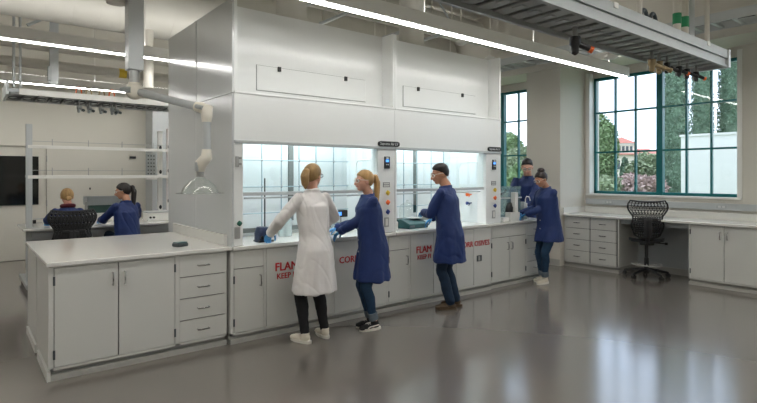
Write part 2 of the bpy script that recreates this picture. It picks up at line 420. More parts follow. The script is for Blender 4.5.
# --- under the hoods
DP = .80
def hoodcab(name, label, x0, x1, fronts, **k):
    return cabinet(name, label, (x0, YF - .03, 0), 0, x1 - x0, fronts, d=DP, group='base cabinets under the fume hoods', **k)
hoodcab('base_cabinet', 'narrow white cabinet with false drawer under left end of first hood', 1.955, 2.305, [('drawer', .03, .34, .7, .868, 'none'), ('door', .03, .34, .1, .7, 'r')], stiles=(.03, .01))
def lettered(x0, x1, seam, kind, lab):
    w = x1 - x0; s = seam - x0
    r = hoodcab('storage_cabinet', lab, x0, x1, [('door', .012, s, .1, .868), ('door', s, w - .012, .1, .868)], stiles=(.012, .012))
    ds = [o for o in r.children if o.name.startswith('door')]
    if kind == 'F':
        text_obj('lettering', 'FLAM', .115, (.105, -.003, .635), RX90, 'red', ds[0], width=.255)
        text_obj('lettering', 'MABLES', .115, (s + .02, -.003, .635), RX90, 'red', ds[1], width=.33)
        text_obj('lettering', 'KEEP FI', .078, (.125, -.003, .555), RX90, 'red', ds[0], width=.225)
        text_obj('lettering', 'RE AWAY', .078, (s + .015, -.003, .555), RX90, 'red', ds[1], width=.23)
    else:
        text_obj('lettering', 'CORR', .1, (.075, -.003, .63), RX90, 'red', ds[0], width=.265)
        text_obj('lettering', 'OSIVES', .1, (s + .012, -.003, .63), RX90, 'red', ds[1], width=.31)
    lk = obj('latch_plate', MB().rbox(s + .06, s + .16, -.008, .0, .42, .5, .003), 'dgrey', ds[1])
    obj('paddle', MB().rbox(s + .075, s + .115, -.018, -.006, .43, .49, .003), 'steel', lk)
    return r
lettered(2.305, 3.10, 2.68, 'F', 'flammables storage cabinet under first hood, behind woman in white coat')
lettered(3.10, 3.85, 3.47, 'C', 'corrosives storage cabinet under first hood, behind blonde woman in blue')
hoodcab('base_cabinet', 'narrow cabinet with drawer between first corrosives and second flammables cabinets', 3.85, 4.20, [('drawer', .02, .34, .7, .868, 'none'), ('door', .02, .34, .1, .7, 'r')], stiles=(.02, .01))
lettered(4.20, 5.0, 4.60, 'F', 'flammables storage cabinet under second hood, left of standing man')
lettered(5.0, 5.72, 5.355, 'C', 'corrosives storage cabinet under second hood, right of standing man')
cabinet('base_cabinet', 'two-door cabinet with wide false drawer under the far end bench', (5.74, YF, 0), 0, .83, [('drawer', .02, .81, .7, .868, 'none'), ('door', .02, .415, .1, .7, 'r'), ('door', .415, .81, .1, .7, 'l')], d=.8, group='island base cabinets')
cabinet('drawer_cabinet', 'four-drawer cabinet at far end of island behind bun-haired woman', (6.57, YF, 0), 0, .45, four(.015, .435), d=.8, group='island base cabinets')
wt = obj('worktop', MB().rbox(5.93, 7.05, 4.655, 6.31, .88, .914, .005), 'top')
tag(wt, 'white worktop at far end of the island beyond the hoods', 'worktop')
# --- along the window wall
XW = 8.25; RZ = -pi / 2
cabinet('drawer_cabinet', 'eight-drawer white cabinet under the window counter, left of the chair', (XW, 5.09, 0), RZ, .97,
        [('drawer', .02 + c * .46, .47 + c * .46, .1 + i * .192, .1 + (i + 1) * .192) for c in (0, 1) for i in range(4)], d=.68, group='window counter cabinets')
cabinet('base_cabinet', 'two-door white cabinet under the window counter, right of the chair', (XW, 3.09, 0), RZ, .9,
        [('door', .02, .45, .1, .868, 'r'), ('door', .45, .88, .1, .868, 'l')], d=.68, group='window counter cabinets')
cabinet('base_cabinet', 'white cabinet at right frame edge under the window counter', (XW, 2.19, 0), RZ, .9,
        [('door', .02, .45, .1, .868, 'r'), ('door', .45, .88, .1, .868, 'l')], d=.68, group='window counter cabinets')
wt = obj('worktop', MB().rbox(8.2, 8.94, 1.2, 5.105, .88, .914, .005), 'top')
tag(wt, 'long white counter running below the big window', 'counter')
obj('backsplash', MB().rbox(8.915, 8.94, 1.2, 5.105, .914, 1.02, .003), 'top', wt)
obj('endsplash', MB().rbox(8.22, 8.915, 5.08, 5.105, .914, 1.02, .003), 'top', wt)
obj('kneehole_rail', MB().box(8.32, 8.36, 3.09, 4.12, .80, .88), 'alup', wt)
obj('kneehole_panel', MB().box(8.9, 8.94, 3.09, 4.12, .1, .88), 'alup', wt)
obj('kneehole_foot', MB().box(8.88, 8.94, 3.09, 4.12, .0, .1), 'toe', wt)
rw = obj('raceway', MB().rbox(8.9, 8.948, -1, 5.06, 1.06, 1.16, .004), 'alu'); tag(rw, 'grey metal power raceway on wall above the window counter', 'raceway')
for y in (4.62, 3.85, 2.88, 1.9):
    f = obj('outlet', MB().rbox(8.893, 8.9, y - .07, y + .07, 1.085, 1.135, .002), 'alup', rw)
    obj('socket', MB().box(8.89, 8.894, y - .045, y - .01, 1.095, 1.125).box(8.89, 8.894, y + .01, y + .045, 1.095, 1.125), 'label', f)

# ================================================================== FUME HOODS (room coordinates moved into each hood's frame)
def knob(parent, x, y, z, m, face='y', s=1):
    b = MB()
    if face == 'y':
        b.lathe([(.008, 0), (.008, -.02), (.024 * s, -.022), (.026 * s, -.034), (.014 * s, -.042)], (x, y, z), 16, 'y')
        for k in range(4):
            a = k * pi / 2 + .1; b.ball((x + cos(a) * .022 * s, y - .03, z + sin(a) * .022 * s), .009 * s, 8, 6)
    else:
        b.lathe([(.007, 0), (.007, -.07), (.02, -.072), (.024, -.10), (.012, -.108)], (x, y, z), 14, 'x')
        b.cyl((x - .03, y, z), (x - .06, y, z - .035), .006)
    return obj('service_knob', b, m, parent, world=True, smooth=True)
def hood(xa, xb, oa, ob_, lab, mats_in):
    """xa..xb casing, oa..ob_ sash opening"""
    r = thing('fume_hood', lab, 'fume hood', (xa, 4.65, 0), 0, 'fume hoods facing the aisle')
    W = lambda n, b, m, **k: obj(n, b, m, r, world=True, **k)
    yf = 4.65; yb = 5.5; zt = 3.24
    wt = W('hood_worktop', MB().rbox(xa - .015 if xa < 3 else xa, xb, 4.62, 5.5, .88, .914, .005), 'top')
    W('side_post', MB().rbox(xa, oa, yf, yf + .16, .915, 1.888, .008), 'hood')
    W('side_post', MB().rbox(ob_, xb, yf, yf + .16, .915, 1.888, .008), 'hood')
    W('header', MB().prism([(yf, 1.91), (yf + .14, 1.91), (yf + .14, 2.36), (yf + .0, 2.36)], xa, xb, 'x'), 'hood')
    W('header_lip', MB().rbox(xa, xb, yf - .012, yf + .05, 1.885, 1.915, .004), 'alu')
    W('ledge', MB().rbox(xa, xb, yf - .008, yf + .22, 2.355, 2.375, .004), 'hood')
    up = W('upper_panel', MB().box(xa + .03, xb - .03, yf + .2, yf + .23, 2.375, zt), 'hood')
    W('side_flange', MB().rbox(xb - .03, xb, yf, yf + .3, 2.375, zt, .004), 'hood')
    W('side_flange', MB().rbox(xa, xa + .03, yf, yf + .3, 2.375, zt, .004), 'hood')
    W('top_panel', MB().box(xa, xb, yf + .23, yb, zt - .02, zt), 'hood')
    px0, px1 = (2.31, 3.68) if xa < 3 else (4.27, 5.62)
    ap = obj('access_panel', MB().rbox(px0, px1, yf + .188, yf + .2, 2.44, 2.69, .002), 'hood', up, world=True)
    obj('panel_gap_shade', MB().box(px0 - .004, px1 + .004, yf + .196, yf + .2, 2.436, 2.694), 'slot', up, world=True)  # grey sheet; its thin rim paints the shade line around the access panel
    for k in (.18, .79):
        x = px0 + (px1 - px0) * k; obj('latch', MB().rbox(x - .018, x + .018, yf + .17, yf + .19, 2.65, 2.70, .004), 'black', ap, world=True)
    # lining
    ia, ib = oa - .04, ob_ + .08 if xa < 3 else ob_ + .05
    lin = W('liner', MB().box(ia - .02, ia, yf + .16, yb - .1, .915, 2.36).box(ib, ib + .02, yf + .16, yb - .1, .915, 2.36).box(ia, ib, yb - .12, yb - .1, .915, 2.36).box(ia, ib, yf + .14, yb - .1, 2.36, 2.375), 'liner')
    lp = W('hood_light', MB().rbox(ia + .25, ib - .25, yf + .24, yf + .4, 2.33, 2.357, .004), 'hoodlamp')
    yl = yb - .12
    for fx in mats_in['slots']:
        bs = obj('baffle', MB().rbox(fx - .032, fx + .032, yl - .02, yl, 1.06, 2.3, .003), 'slot', lin, world=True)
    obj('baffle', MB().rbox(ia + .03, ib - .03, yl - .03, yl, .95, 1.0, .003), 'slot', lin, world=True)
    yr = 5.3
    for x in mats_in['rods']: obj('lattice_rod', MB().cyl((x, yr, .92), (x, yr, 2.25), .007, n=8), 'rod', lin, world=True, smooth=True)
    for z in (2.06, 1.75, 1.455, 1.165): obj('lattice_rod', MB().cyl((ia + .02, yr - .012, z), (mats_in['rend'], yr - .012, z), .006, n=8), 'rod', lin, world=True, smooth=True)
    for x in mats_in['rods'][:5]:
        for z in (1.75, 1.455): obj('clamp', MB().ball((x, yr - .006, z), .014, 8, 6), 'steel', lin, world=True)
    # rounded inspection plate on the right side wall
    pts = []
    for k in range(24):
        a = 2 * pi * k / 24; ca, sa = cos(a), sin(a)
        pts.append((ib - .004, 4.98 + .2 * math.copysign(abs(ca) ** .35, ca), 1.55 + .22 * math.copysign(abs(sa) ** .35, sa)))
    obj('inspection_plate', MB().tube(pts, .006, 6, closed=True), 'white', lin, world=True)
    # sash
    sh = W('sash', MB().rbox(oa - .02, ob_ + .02, yf + .035, yf + .06, 1.385, 1.42, .004).rbox(oa + .04, ob_ - .04, yf + .062, yf + .075, 1.352, 1.368, .003), 'alu')
    obj('sash_glass', MB().box(oa - .01, ob_ + .01, yf + .045, yf + .051, 1.42, 2.3), 'sash', sh, world=True)
    # services on the right post
    c = (ob_ + xb) / 2 - .0
    mo = W('airflow_monitor', MB().rbox(c - .035, c + .045, yf - .014, yf, 1.66, 1.80, .004), 'black')
    obj('display', MB().box(c - .018, c + .028, yf - .016, yf - .013, 1.735, 1.765), 'screen', mo, world=True)
    obj('button', MB().box(c - .012, c + .0, yf - .017, yf - .013, 1.70, 1.712).box(c + .012, c + .024, yf - .017, yf - .013, 1.70, 1.712).box(c - .012, c + .024, yf - .017, yf - .013, 1.775, 1.788), 'white', mo, world=True)
    lb = W('label_plate', MB().box(c - .05, c + .05, yf - .002, yf, 1.445, 1.50), 'ink')
    obj('printed_face', MB().box(c - .043, c + .043, yf - .003, yf - .002, 1.451, 1.470).box(c - .043, c + .043, yf - .003, yf - .002, 1.476, 1.494), 'label', lb, world=True)
    knob(r, c, yf, 1.38, 'yellow'); knob(r, c, yf, 1.27, 'orange'); knob(r, c, yf, 1.16, 'blue')
    ou = W('outlet', MB().rbox(c - .035, c + .035, yf - .006, yf, .985, 1.095, .003), 'steel')
    obj('socket', MB().rbox(c - .018, c + .018, yf - .009, yf - .005, 1.0, 1.08, .003), 'white', ou, world=True)
    # nameplate
    nx0, nx1 = mats_in['plate']
    pl = [(nx0 + .03, 1.915), (nx1 - .03, 1.915), (nx1 - .006, 1.925), (nx1, 1.945), (nx1 - .006, 1.965), (nx1 - .03, 1.975), (nx0 + .03, 1.975), (nx0 + .006, 1.965), (nx0, 1.945), (nx0 + .006, 1.925)]
    npl = W('nameplate', MB().prism(pl, yf - .018, yf - .0, 'y'), 'black')
    text_obj('lettering', 'Supreme Air LV', .048, (nx0 + .022, yf - .0185, 1.93), RX90, 'label', npl, sx=(nx1 - nx0 - .04) / .325, world=True)
    return r
h1 = hood(1.99, 3.965, 2.08, 3.71, 'fume hood nearest the camera, where two women stand working', dict(slots=[2.99], rods=[2.59, 2.83, 3.06, 3.29, 3.54], rend=3.75, plate=(3.71, 4.03)))
h2 = hood(3.967, 5.93, 4.0, 5.61, 'second fume hood, where the dark-haired man stands working', dict(slots=[4.96], rods=[4.45, 4.68, 4.92, 5.2, 5.45], rend=5.5, plate=(5.64, 5.92)))
# left post services and inner service knobs
kn = knob(h1, 2.03, 4.65, 1.13, 'green', s=.9)
obj('outlet', MB().rbox(1.99, 2.05, 4.644, 4.65, .985, 1.095, .003), 'steel', h1, world=True)
obj('sash_catch', MB().rbox(2.0, 2.03, 4.63, 4.65, 1.66, 1.76, .003).rbox(2.03, 2.055, 4.625, 4.65, 1.68, 1.70, .003).rbox(2.03, 2.055, 4.625, 4.65, 1.735, 1.755, .003), 'steel', h1, world=True)
knob(h1, 3.785, 4.9, 1.21, 'blue', 'x')
knob(h2, 5.655, 4.95, 1.31, 'orange', 'x'); knob(h2, 5.655, 4.95, 1.19, 'blue', 'x')
gk = MB().lathe([(.007, 0), (.007, .05), (.022, .052), (.024, .08), (.01, .088)], (4.0, 4.78, 1.13), 14, 'x')
obj('service_knob', gk, 'green', h2, world=True, smooth=True)
# side panel of the near hood and the hoods standing back to back behind
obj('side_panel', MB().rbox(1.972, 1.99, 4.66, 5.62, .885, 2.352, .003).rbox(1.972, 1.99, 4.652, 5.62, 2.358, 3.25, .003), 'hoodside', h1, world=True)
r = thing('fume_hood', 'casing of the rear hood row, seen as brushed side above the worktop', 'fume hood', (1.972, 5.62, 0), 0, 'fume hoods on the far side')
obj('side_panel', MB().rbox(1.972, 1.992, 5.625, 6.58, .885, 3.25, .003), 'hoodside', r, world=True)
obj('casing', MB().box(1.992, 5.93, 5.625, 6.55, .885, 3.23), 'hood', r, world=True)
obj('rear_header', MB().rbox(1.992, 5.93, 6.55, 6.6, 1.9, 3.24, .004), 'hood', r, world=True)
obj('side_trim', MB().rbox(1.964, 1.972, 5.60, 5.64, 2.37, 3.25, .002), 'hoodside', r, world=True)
# exhaust ducts from the hood tops
for x, l in ((2.86, 'round exhaust duct rising from the near fume hood'), (4.66, 'round exhaust duct rising from the second fume hood')):
    dd = thing('exhaust_duct', l, 'duct', (x, 5.12, 3.24), 0, 'hood exhaust ducts')
    obj('collar', MB().cyl((0, 0, 0), (0, 0, .06), .2, n=28), 'duct', dd, smooth=True)
    obj('pipe', MB().cyl((0, 0, .06), (0, 0, ZC - 3.24), .165, n=28), 'duct', dd, smooth=True)
    obj('flange', MB().cyl((0, 0, .78), (0, 0, .83), .175, n=28), 'duct', dd, smooth=True)
# ================================================================== CEILING
def linear_light(y, x0, x1, lab, z=3.11):
    r = thing('linear_light', lab, 'ceiling light', (x1, y, z), 0, 'suspended linear lights')
    L = x0 - x1
    obj('housing', MB().box(L, 0, -.065, .065, .002, .14), 'white', r)
    obj('diffuser', MB().box(L + .02, -.02, -.036, .036, -.004, .004), 'lamp', r)
    obj('uplight', MB().box(L + .02, -.02, -.045, .045, .139, .144), 'lampup', r)
    x = -.5
    while x > L:
        obj('hanger', MB().cyl((x, 0, .13), (x, 0, ZC - z), .006, n=6), 'white', r); x -= 1.9
    return r
linear_light(3.92, -3.5, 8.05, 'long linear light above the aisle in front of the hoods')
linear_light(7.16, -3.5, 8.05, 'long linear light behind the hoods above the island bench')
linear_light(10.4, -3.5, 8.05, 'farthest linear light, close to the back wall')
linear_light(.68, -3.5, 8.05, 'linear light over the open floor, parallel to the aisle light')
linear_light(-2.56, -3.5, 8.05, 'linear light over the open floor, farthest from the hoods')

def service_panel(loc, w, L, lab, n, near, oval):
    """suspended aluminium carrier; local: runs towards -x from its end, near side at y=0"""
    r = thing('service_panel', lab, 'ceiling service panel', loc, 0, 'ceiling service panels')
    hh = .08 if oval else .165
    obj('near_rail', MB().box(-L, 0, 0, .03, .03, hh) if oval else MB().box(-L, 0, 0, .03, .085, .165).box(-L, 0, .02, .03, .02, .085).box(-L, 0, 0.004, .035, 0.0, .022), 'alup', r)
    obj('far_rail', MB().box(-L, 0, w - .03, w, 0, hh), 'alu', r)
    obj('end_cap', MB().rbox(-.02, .03, -.012, w + .01, -.005, hh + .003, .004), 'alu', r)
    obj('top_sheet', MB().box(-L, 0, .03, w - .03, hh - .02, hh - .01), 'alup', r)
    sl = None
    for k in range(n):
        x = -.09 - k * .162
        sl = obj('slat', MB().rbox(x - .055, x + .055, .03, w - .03, .03 if not oval else .006, .05 if not oval else .03, .004), 'alup', r)
        if oval: obj('grommet', MB().tube([(x + .05 * cos(a * pi / 6), w * .5 + .16 * sin(a * pi / 6), .004) for a in range(12)], .009, 6, closed=True), 'dgrey', sl)
        else: obj('socket_insert', MB().rbox(x - .04, x + .02, w * .42, w * .6, .022, .031, .002), 'alu', sl)
    return r
spr = service_panel((5.8, 1.82, 2.63), .42, 9.2, 'slatted aluminium service panel hanging at upper right before the window', 56, True, False)
spl = service_panel((6.3, 8.22, 2.634), .76, 5.85, 'aluminium service panel hanging above the seated workers', 36, True, True)
obj('cover', MB().rbox(-5.72, 0, -.03, 0.0, .0, .08, .003), 'white', spl)
obj('outlet_end', MB().rbox(-5.86, -5.83, -.02, .78, -.01, .17, .004), 'alu', spl)
for x in (-5.77, -5.70): obj('hanger', MB().cyl((x, .1, .1), (x, .1, ZC - 2.6), .016, n=8), 'alu', spl)
for x in (-5.7, -3.9, -2.2, -.5): obj('outlet', MB().rbox(x - .03, x + .03, -.006, 0, .13, .17, .002), 'white', spr)
for x, l in ((.12, 0), (-1.42, 0), (-3.0, 0)):
    obj('hanger', MB().cyl((-.35 + x * .9, .1, .2), (-.35 + x * .9, .1, ZC - 2.63), .022, n=10), 'pipe', spr)

def coupling(loc, lab, m2='black', tip='orange', par='gas quick couplings under the right service panel', s=1.0, angle=0):
    r = thing('gas_coupling', lab, 'valve', loc, angle, par)
    obj('stem', MB().cyl((0, 0, .0), (0, 0, -.05 * s), .012 * s, n=10), 'steel', r, smooth=True)
    obj('body', MB().lathe([(.014 * s, 0), (.026 * s, -.005), (.026 * s, -.04 * s), (.018 * s, -.05 * s), (.018 * s, -.08 * s), (.008, -.09 * s)], (0, 0, -.05 * s), 14), m2, r, smooth=True)
    obj('outlet', MB().cyl((0, 0, -.08 * s), (.0, -.07 * s, -.11 * s), .016 * s, .013 * s, n=10), m2 if m2 != 'brass' else 'brass', r, smooth=True)
    obj('tip', MB().cyl((0, -.07 * s, -.11 * s), (0, -.085 * s, -.117 * s), .017 * s, n=10), tip, r, smooth=True)
    obj('nipple', MB().cyl((.03 * s, 0, -.06 * s), (.045 * s, 0, -.12 * s), .010 * s, n=8), 'steel', r, smooth=True)
    return r
zb = 2.66
pl = [(575, 22, 'black coupling under the right service panel, nearest the linear light', 'black', 'orange', 1.5),
      (652, 56, 'brass valve pair under the right service panel, left of the black ones', 'brass', 'brass', 1.3),
      (659, 56, 'brass valve beside the black couplings under the right service panel', 'brass', 'brass', 1.3),
      (667, 57, 'first black coupling right of the brass valves', 'black', 'black', 1.1),
      (679, 60, 'black coupling with orange tip before the window post', 'black', 'orange', 1.1),
      (687, 62, 'black coupling in the cluster left of the last one', 'black', 'black', 1.1),
      (699, 68, 'last black coupling with orange tip at the panel end', 'black', 'orange', 1.1)]
for u, v, l, a, c, s in pl:
    p = ony(u, v, 2.05); coupling((p.x if p.x < 5.7 else 5.65, 2.05, zb), l, a, c, s=s, angle=.9)
for u, l in ((79, 'first grey coupling below the left service panel'), (89, 'second grey coupling below the left service panel'), (101, 'third grey coupling below the left service panel'), (112, 'fourth grey coupling below the left service panel'), (116, 'last grey coupling below the left service panel')):
    p = ony(u, 104, 8.5); coupling((p.x, 8.5, 2.64), l, 'alup', 'dgrey', 'grey couplings under the left service panel', 1.15, .5)
for u, l, m_ in ((79, 'small looped red hose standing on left service panel', 'orange'), (89, 'small looped amber hose standing on left service panel', 'brass'), (102, 'small looped brown hose standing on left service panel', 'brass'), (112, 'rightmost small looped hose standing on left service panel', 'orange')):
    p = ony(u, 95, 8.19)
    t = obj('hose_loop', MB().tube([(p.x + .035 * cos(a), 8.21, 2.715 + .09 * sin(a)) for a in [k * pi / 8 for k in range(9)]], 
   .009, 6), m_); tag(t, l, 'hose', 'hose loops on the left service panel')
for u, v, l in ((623, 12, 'grey hose coil on top of the right service panel, left one'), (632, 14, 'grey hose coil on top of the right service panel, right one')):
    p = ony(u + 21, v - 1, 2.0)
    t = obj('hose_coil', MB().tube([(p.x + .07 * cos(a), 2.0, 2.83 + .13 * sin(a)) for a in [k * pi / 9 for k in range(10)]], .016, 8), 'dgrey', smooth=True); tag(t, l, 'hose', 'hose coils')
for k, (u, l) in enumerate(((688, 'yellow gas hose looping over the right service panel'), (694, 'orange gas hose looping over the right service panel'))):
    p = ony(u, 33, 2.0)
    t = obj('gas_hose', MB().tube([(p.x - .22 + j * .045, 2.0 + .02 * sin(j), 2.79 + .09 * sin(j / 10 * pi)) for j in range(11)], .012, 8), ('yellow', 'orange')[k], smooth=True); tag(t, l, 'hose')
for u, l in ((677, 'white drop pipe with green band, left of the pair'), (684.5, 'white drop pipe with green band, right of the pair')):
    p = ony(u, 28, 2.05); r = thing('drop_pipe', l, 'pipe', (p.x, 2.05, 2.75), 0, 'drop pipes above the right service panel')
    obj('pipe', MB().cyl((0, 0, 0), (0, 0, 1.9), .034, n=16), 'pipe', r, smooth=True)
    obj('band', MB().cyl((0, 0, .24), (0, 0, .34), .038, n=16), 'greenp', r, smooth=True)
p = ony(693, 20, 2.12)
tag(obj('junction_box', MB().rbox(p.x + .1, p.x + .25, 2.08, 2.2, 2.74, 2.92, .005), 'alup'), 'grey junction box on top of the right service panel', 'junction box')
tag(obj('conduit', MB().box(p.x - .02, p.x + .1, 2.14, 2.24, 2.74, ZC), 'alu'), 'square grey riser behind the drop pipes', 'conduit')
# big ducts and pipes
def duct(y, z, r, x0, x1, lab, m='duct', seam=.3, grp=None):
    t = thing('duct', lab, 'duct', (x1, y, z), 0, grp)
    obj('shell', MB().cyl((x0 - x1, 0, 0), (0, 0, 0), r, n=40), m, t, smooth=True)
    if seam:
        b = MB(); x = -.2
        while x > x0 - x1:
            b.cyl((x - .006, 0, 0), (x + .006, 0, 0), r + .004, n=40); x -= seam
        o = obj('seam', b, m, t, smooth=True); o['kind'] = 'stuff'
    return t
duct(7.75, 4.0, .46, -4.9, 7.9, 'huge pale round duct crossing the ceiling at upper left')
duct(6.75, 4.42, .16, 1.5, 7.9, 'smaller round duct above the back of the hoods', seam=.6)
def pipe(y, z, r, x0, x1, lab, m='pipe', grp='ceiling pipes'):
    t = obj('pipe', MB().cyl((x0, y, z), (x1, y, z), r, n=14), m, smooth=True); tag(t, lab, 'pipe', grp)
    if r == .075:
        q = ony(123, 80, y); obj('marking_band', MB().cyl((q.x - .07, y, z), (q.x + .05, y, z), r + .004, n=14), 'yellow', t, smooth=True)
pipe(9.6, 3.31, .075, -4.9, 7.9, 'thick white pipe running above the left service panel')
pipe(9.1, 3.45, .03, -4.9, 7.9, 'thin pipe running above the left service panel')
pipe(6.1, 3.92, .045, 2.2, 7.9, 'lowest pale pipe above the hood tops')
pipe(6.25, 4.05, .045, 2.2, 7.9, 'middle pale pipe above the hood tops')
pipe(6.4, 4.2, .06, 2.2, 7.9, 'upper pale pipe above the hood tops')
pipe(5.6, 4.35, .03, 2.2, 7.9, 'thin pipe high over the hood tops')
# strut trapezes above the hoods
for k, x in enumerate((3.5, 4.1, 5.3, 5.9)):
    r = thing('strut_hanger', ['first', 'second', 'third', 'fourth'][k] + ' strut frame carrying pipes above the hoods, counted from the left', 'pipe support', (x, 5.5, 3.78), 0, 'strut frames above the hoods')
    obj('crossbar', MB().box(-.02, .02, 0, 1.0, 0, .04), 'alup', r)
    for y in (.06, .5, .94): obj('rod', MB().cyl((0, y, 0), (0, y, ZC - 3.78), .012, n=8), 'pipe', r)
    obj('brace', MB().cyl((0, .0, .05), (-.35, 0, .4), .015, n=8), 'alup', r)
# beams
for k, y in enumerate((-2, 1.2, 4.4, 9.0)):
    t = obj('ceiling_beam', MB().box(X0, 8.0, y - .08, y + .08, ZC - .24, ZC), 'ceil'); t['kind'] = 'structure'
# cable tray running along the window wall
def ladder_tray(x, y0, y1, z, wd, lab):
    r = thing('cable_tray', lab, 'cable tray', (x, y0, z))
    obj('side_rail', MB().box(0, .02, 0, y1 - y0, 0, .12), 'alu', r); obj('side_rail', MB().box(wd, wd + .02, 0, y1 - y0, 0, .12), 'alu', r)
    y = .1; src = None
    while y < y1 - y0:
        if src is None: o = src = obj('rung', MB().box(.02, wd, -.02, .02, .01, .035), 'alu', r)
        else: o = src.copy(); link(o, r)
        o.location = (0, y, 0); y += .24
    return r
ladder_tray(7.45, 1.0, 11.5, 3.52, .42, 'ladder cable tray running along the window wall')
tag(obj('cable_bundle', MB().tube([(7.5, 1 + k * .5, 3.56 + .01 * sin(k * 2)) for k in range(21)], .02, 8).tube([(7.6, 1 + k * .5, 3.56 + .01 * cos(k * 2)) for k in range(21)], .016, 8), 'dgrey'), 'dark cables lying in the ladder tray', 'cable')
# sensors and small pendants
for u, v, x, l in ((490, 60, 6.6, 'white dome sensor hanging above the second hood'), (461, 44, 5.8, 'white dome sensor hanging over the hood roof'), (611, 58, 6.6, 'flat grey sensor dish hanging beside the right service panel')):
    p = onx(u, v, x); r = thing('ceiling_sensor', l, 'sensor', p, 0, 'hanging sensors')
    obj('dome', MB().lathe([(.0, -.02), (.05, -.015), (.085, .01), (.09, .03), (.06, .05), (.02, .07)], (0, 0, 0), 20), 'white', r, smooth=True)
    obj('stem', MB().cyl((0, 0, .06), (0, 0, ZC - p.z), .009, n=8), 'pipe', r)
p = onx(577, 44, 6.3); r = thing('spot_sensor', 'bright white can hanging between linear light and service panel', 'sensor', (p.x, p.y, p.z))
obj('can', MB().cyl((0, 0, 0), (0, 0, .12), .06, n=20), 'white', r, smooth=True); obj('stem', MB().cyl((0, 0, .12), (0, 0, ZC - p.z), .01, n=8), 'pipe', r)
# upper-left hangers and a white post
p = ony(150.5, 87, 7.5)
tag(obj('drop_post', MB().cyl((p.x, 7.6, p.z), (p.x, 7.6, 3.7), .065, n=20), 'pipe', smooth=True), 'pale vertical tube ending in mid air beside the hood', 'pipe')
p = ony(56, 60, 8.0)
r = thing('strut_post', 'perforated grey strut post dropping to the left service panel', 'pipe support', (p.x, 8.2, 2.8)); obj('channel', MB().box(-.05, .05, -.03, .03, 0, 1.0), 'alu', r); obj('bracket', MB().box(-.07, -.03, -.04, .04, .05, .24), 'alup', r)
obj('brace', MB().cyl((0, 0, .95), (-.3, 0, .75), .02, n=8), 'alup', r)
p = ony(56, 50, 7.7)
# extraction arm
DX, DY = 1.755, 4.72
r = thing('extraction_arm', 'jointed fume extraction arm with clear dome hanging over near bench', 'extraction arm', (1.27, 5.5, ZC))
W = lambda n, b, m, par=None, **k: obj(n, b, m, par or r, world=True, smooth=True, **k)
mx, my = 1.315, 5.46
D_ = mx * .6247 + my * .7808
zj = 1.58 + (175.5 - 91) * D_ / 520.4
obj('mount_column', MB().rbox(mx - .07, mx + .07, my - .07, my + .07, zj + .20, ZC, .006), 'alu', r, world=True)
obj('side_duct', MB().cyl((mx - .14, my + .1, zj + .85), (mx - .14, my + .1, ZC), .09, n=20), 'pipe', r, world=True, smooth=True)
W('neck', MB().cyl((mx, my, zj + .06), (mx, my, zj + .25), .045, n=20), 'steel')
W('upper_joint', MB().ball((mx, my, zj), (.085, .085, .085), 18, 12).cyl((mx, my, zj), (mx, my, zj + .08), .055, n=18), 'ivory')
e = Vector((DX, DY, 2.19)); a = Vector((mx, my, zj)); dd = (e - a).normalized()
W('upper_lever', MB().tube([a - RT * .0 - FW * .07, a - RT * .05 - FW * .08, a - RT * .10 - FW * .07], .03, 10, rs=[.03, .03, .02]), 'alup')
W('arm_tube', MB().cyl(a + dd * .07, e - dd * .08, .036, n=20), 'alu')
W('elbow', MB().tube([e - dd * .12, e - dd * .05, e + Vector((0, 0, -.0)), e + Vector((0, 0, -.07)), e + Vector((0, 0, -.12))], .045, 16, rs=[.046, .052, .060, .050, .042]), 'ivory')
W('elbow_lever', MB().tube([e - dd * .10 - FW * .05, e - dd * .02 - FW * .06], .02, 10), 'alup')
W('drop_tube', MB().cyl(e + Vector((0, 0, -.12)), e + Vector((0, 0, -.37)), .036, n=20), 'alu')
j = e + Vector((0, 0, -.37))
W('lower_joint', MB().tube([j, j + Vector((0, 0, -.07)), j + Vector((-.02, .0, -.13)) - RT * .03, j + Vector((0, 0, -.20)) - RT * .06], .04, 14, rs=[.042, .052, .056, .038]), 'ivory')
W('joint_lever', MB().tube([j + Vector((0, 0, -.12)) - RT * .08 - FW * .05, j + Vector((0, 0, -.2)) - RT * .075 - FW * .05], .018, 10), 'alup')
q = j + Vector((0, 0, -.20)) - RT * .06
W('ring_clamp', MB().cyl(q, q + Vector((0, 0, -.05)), .038, n=18), 'steel')
q = q + Vector((0, 0, -.05))
W('dome', MB().lathe([(.04, 0), (.06, -.02), (.11, -.055), (.15, -.10), (.17, -.145), (.215, -.15), (.215, -.154), (.165, -.15), (.145, -.105), (.105, -.06), (.055, -.026), (.036, -.01)], q, 32), 'dome')
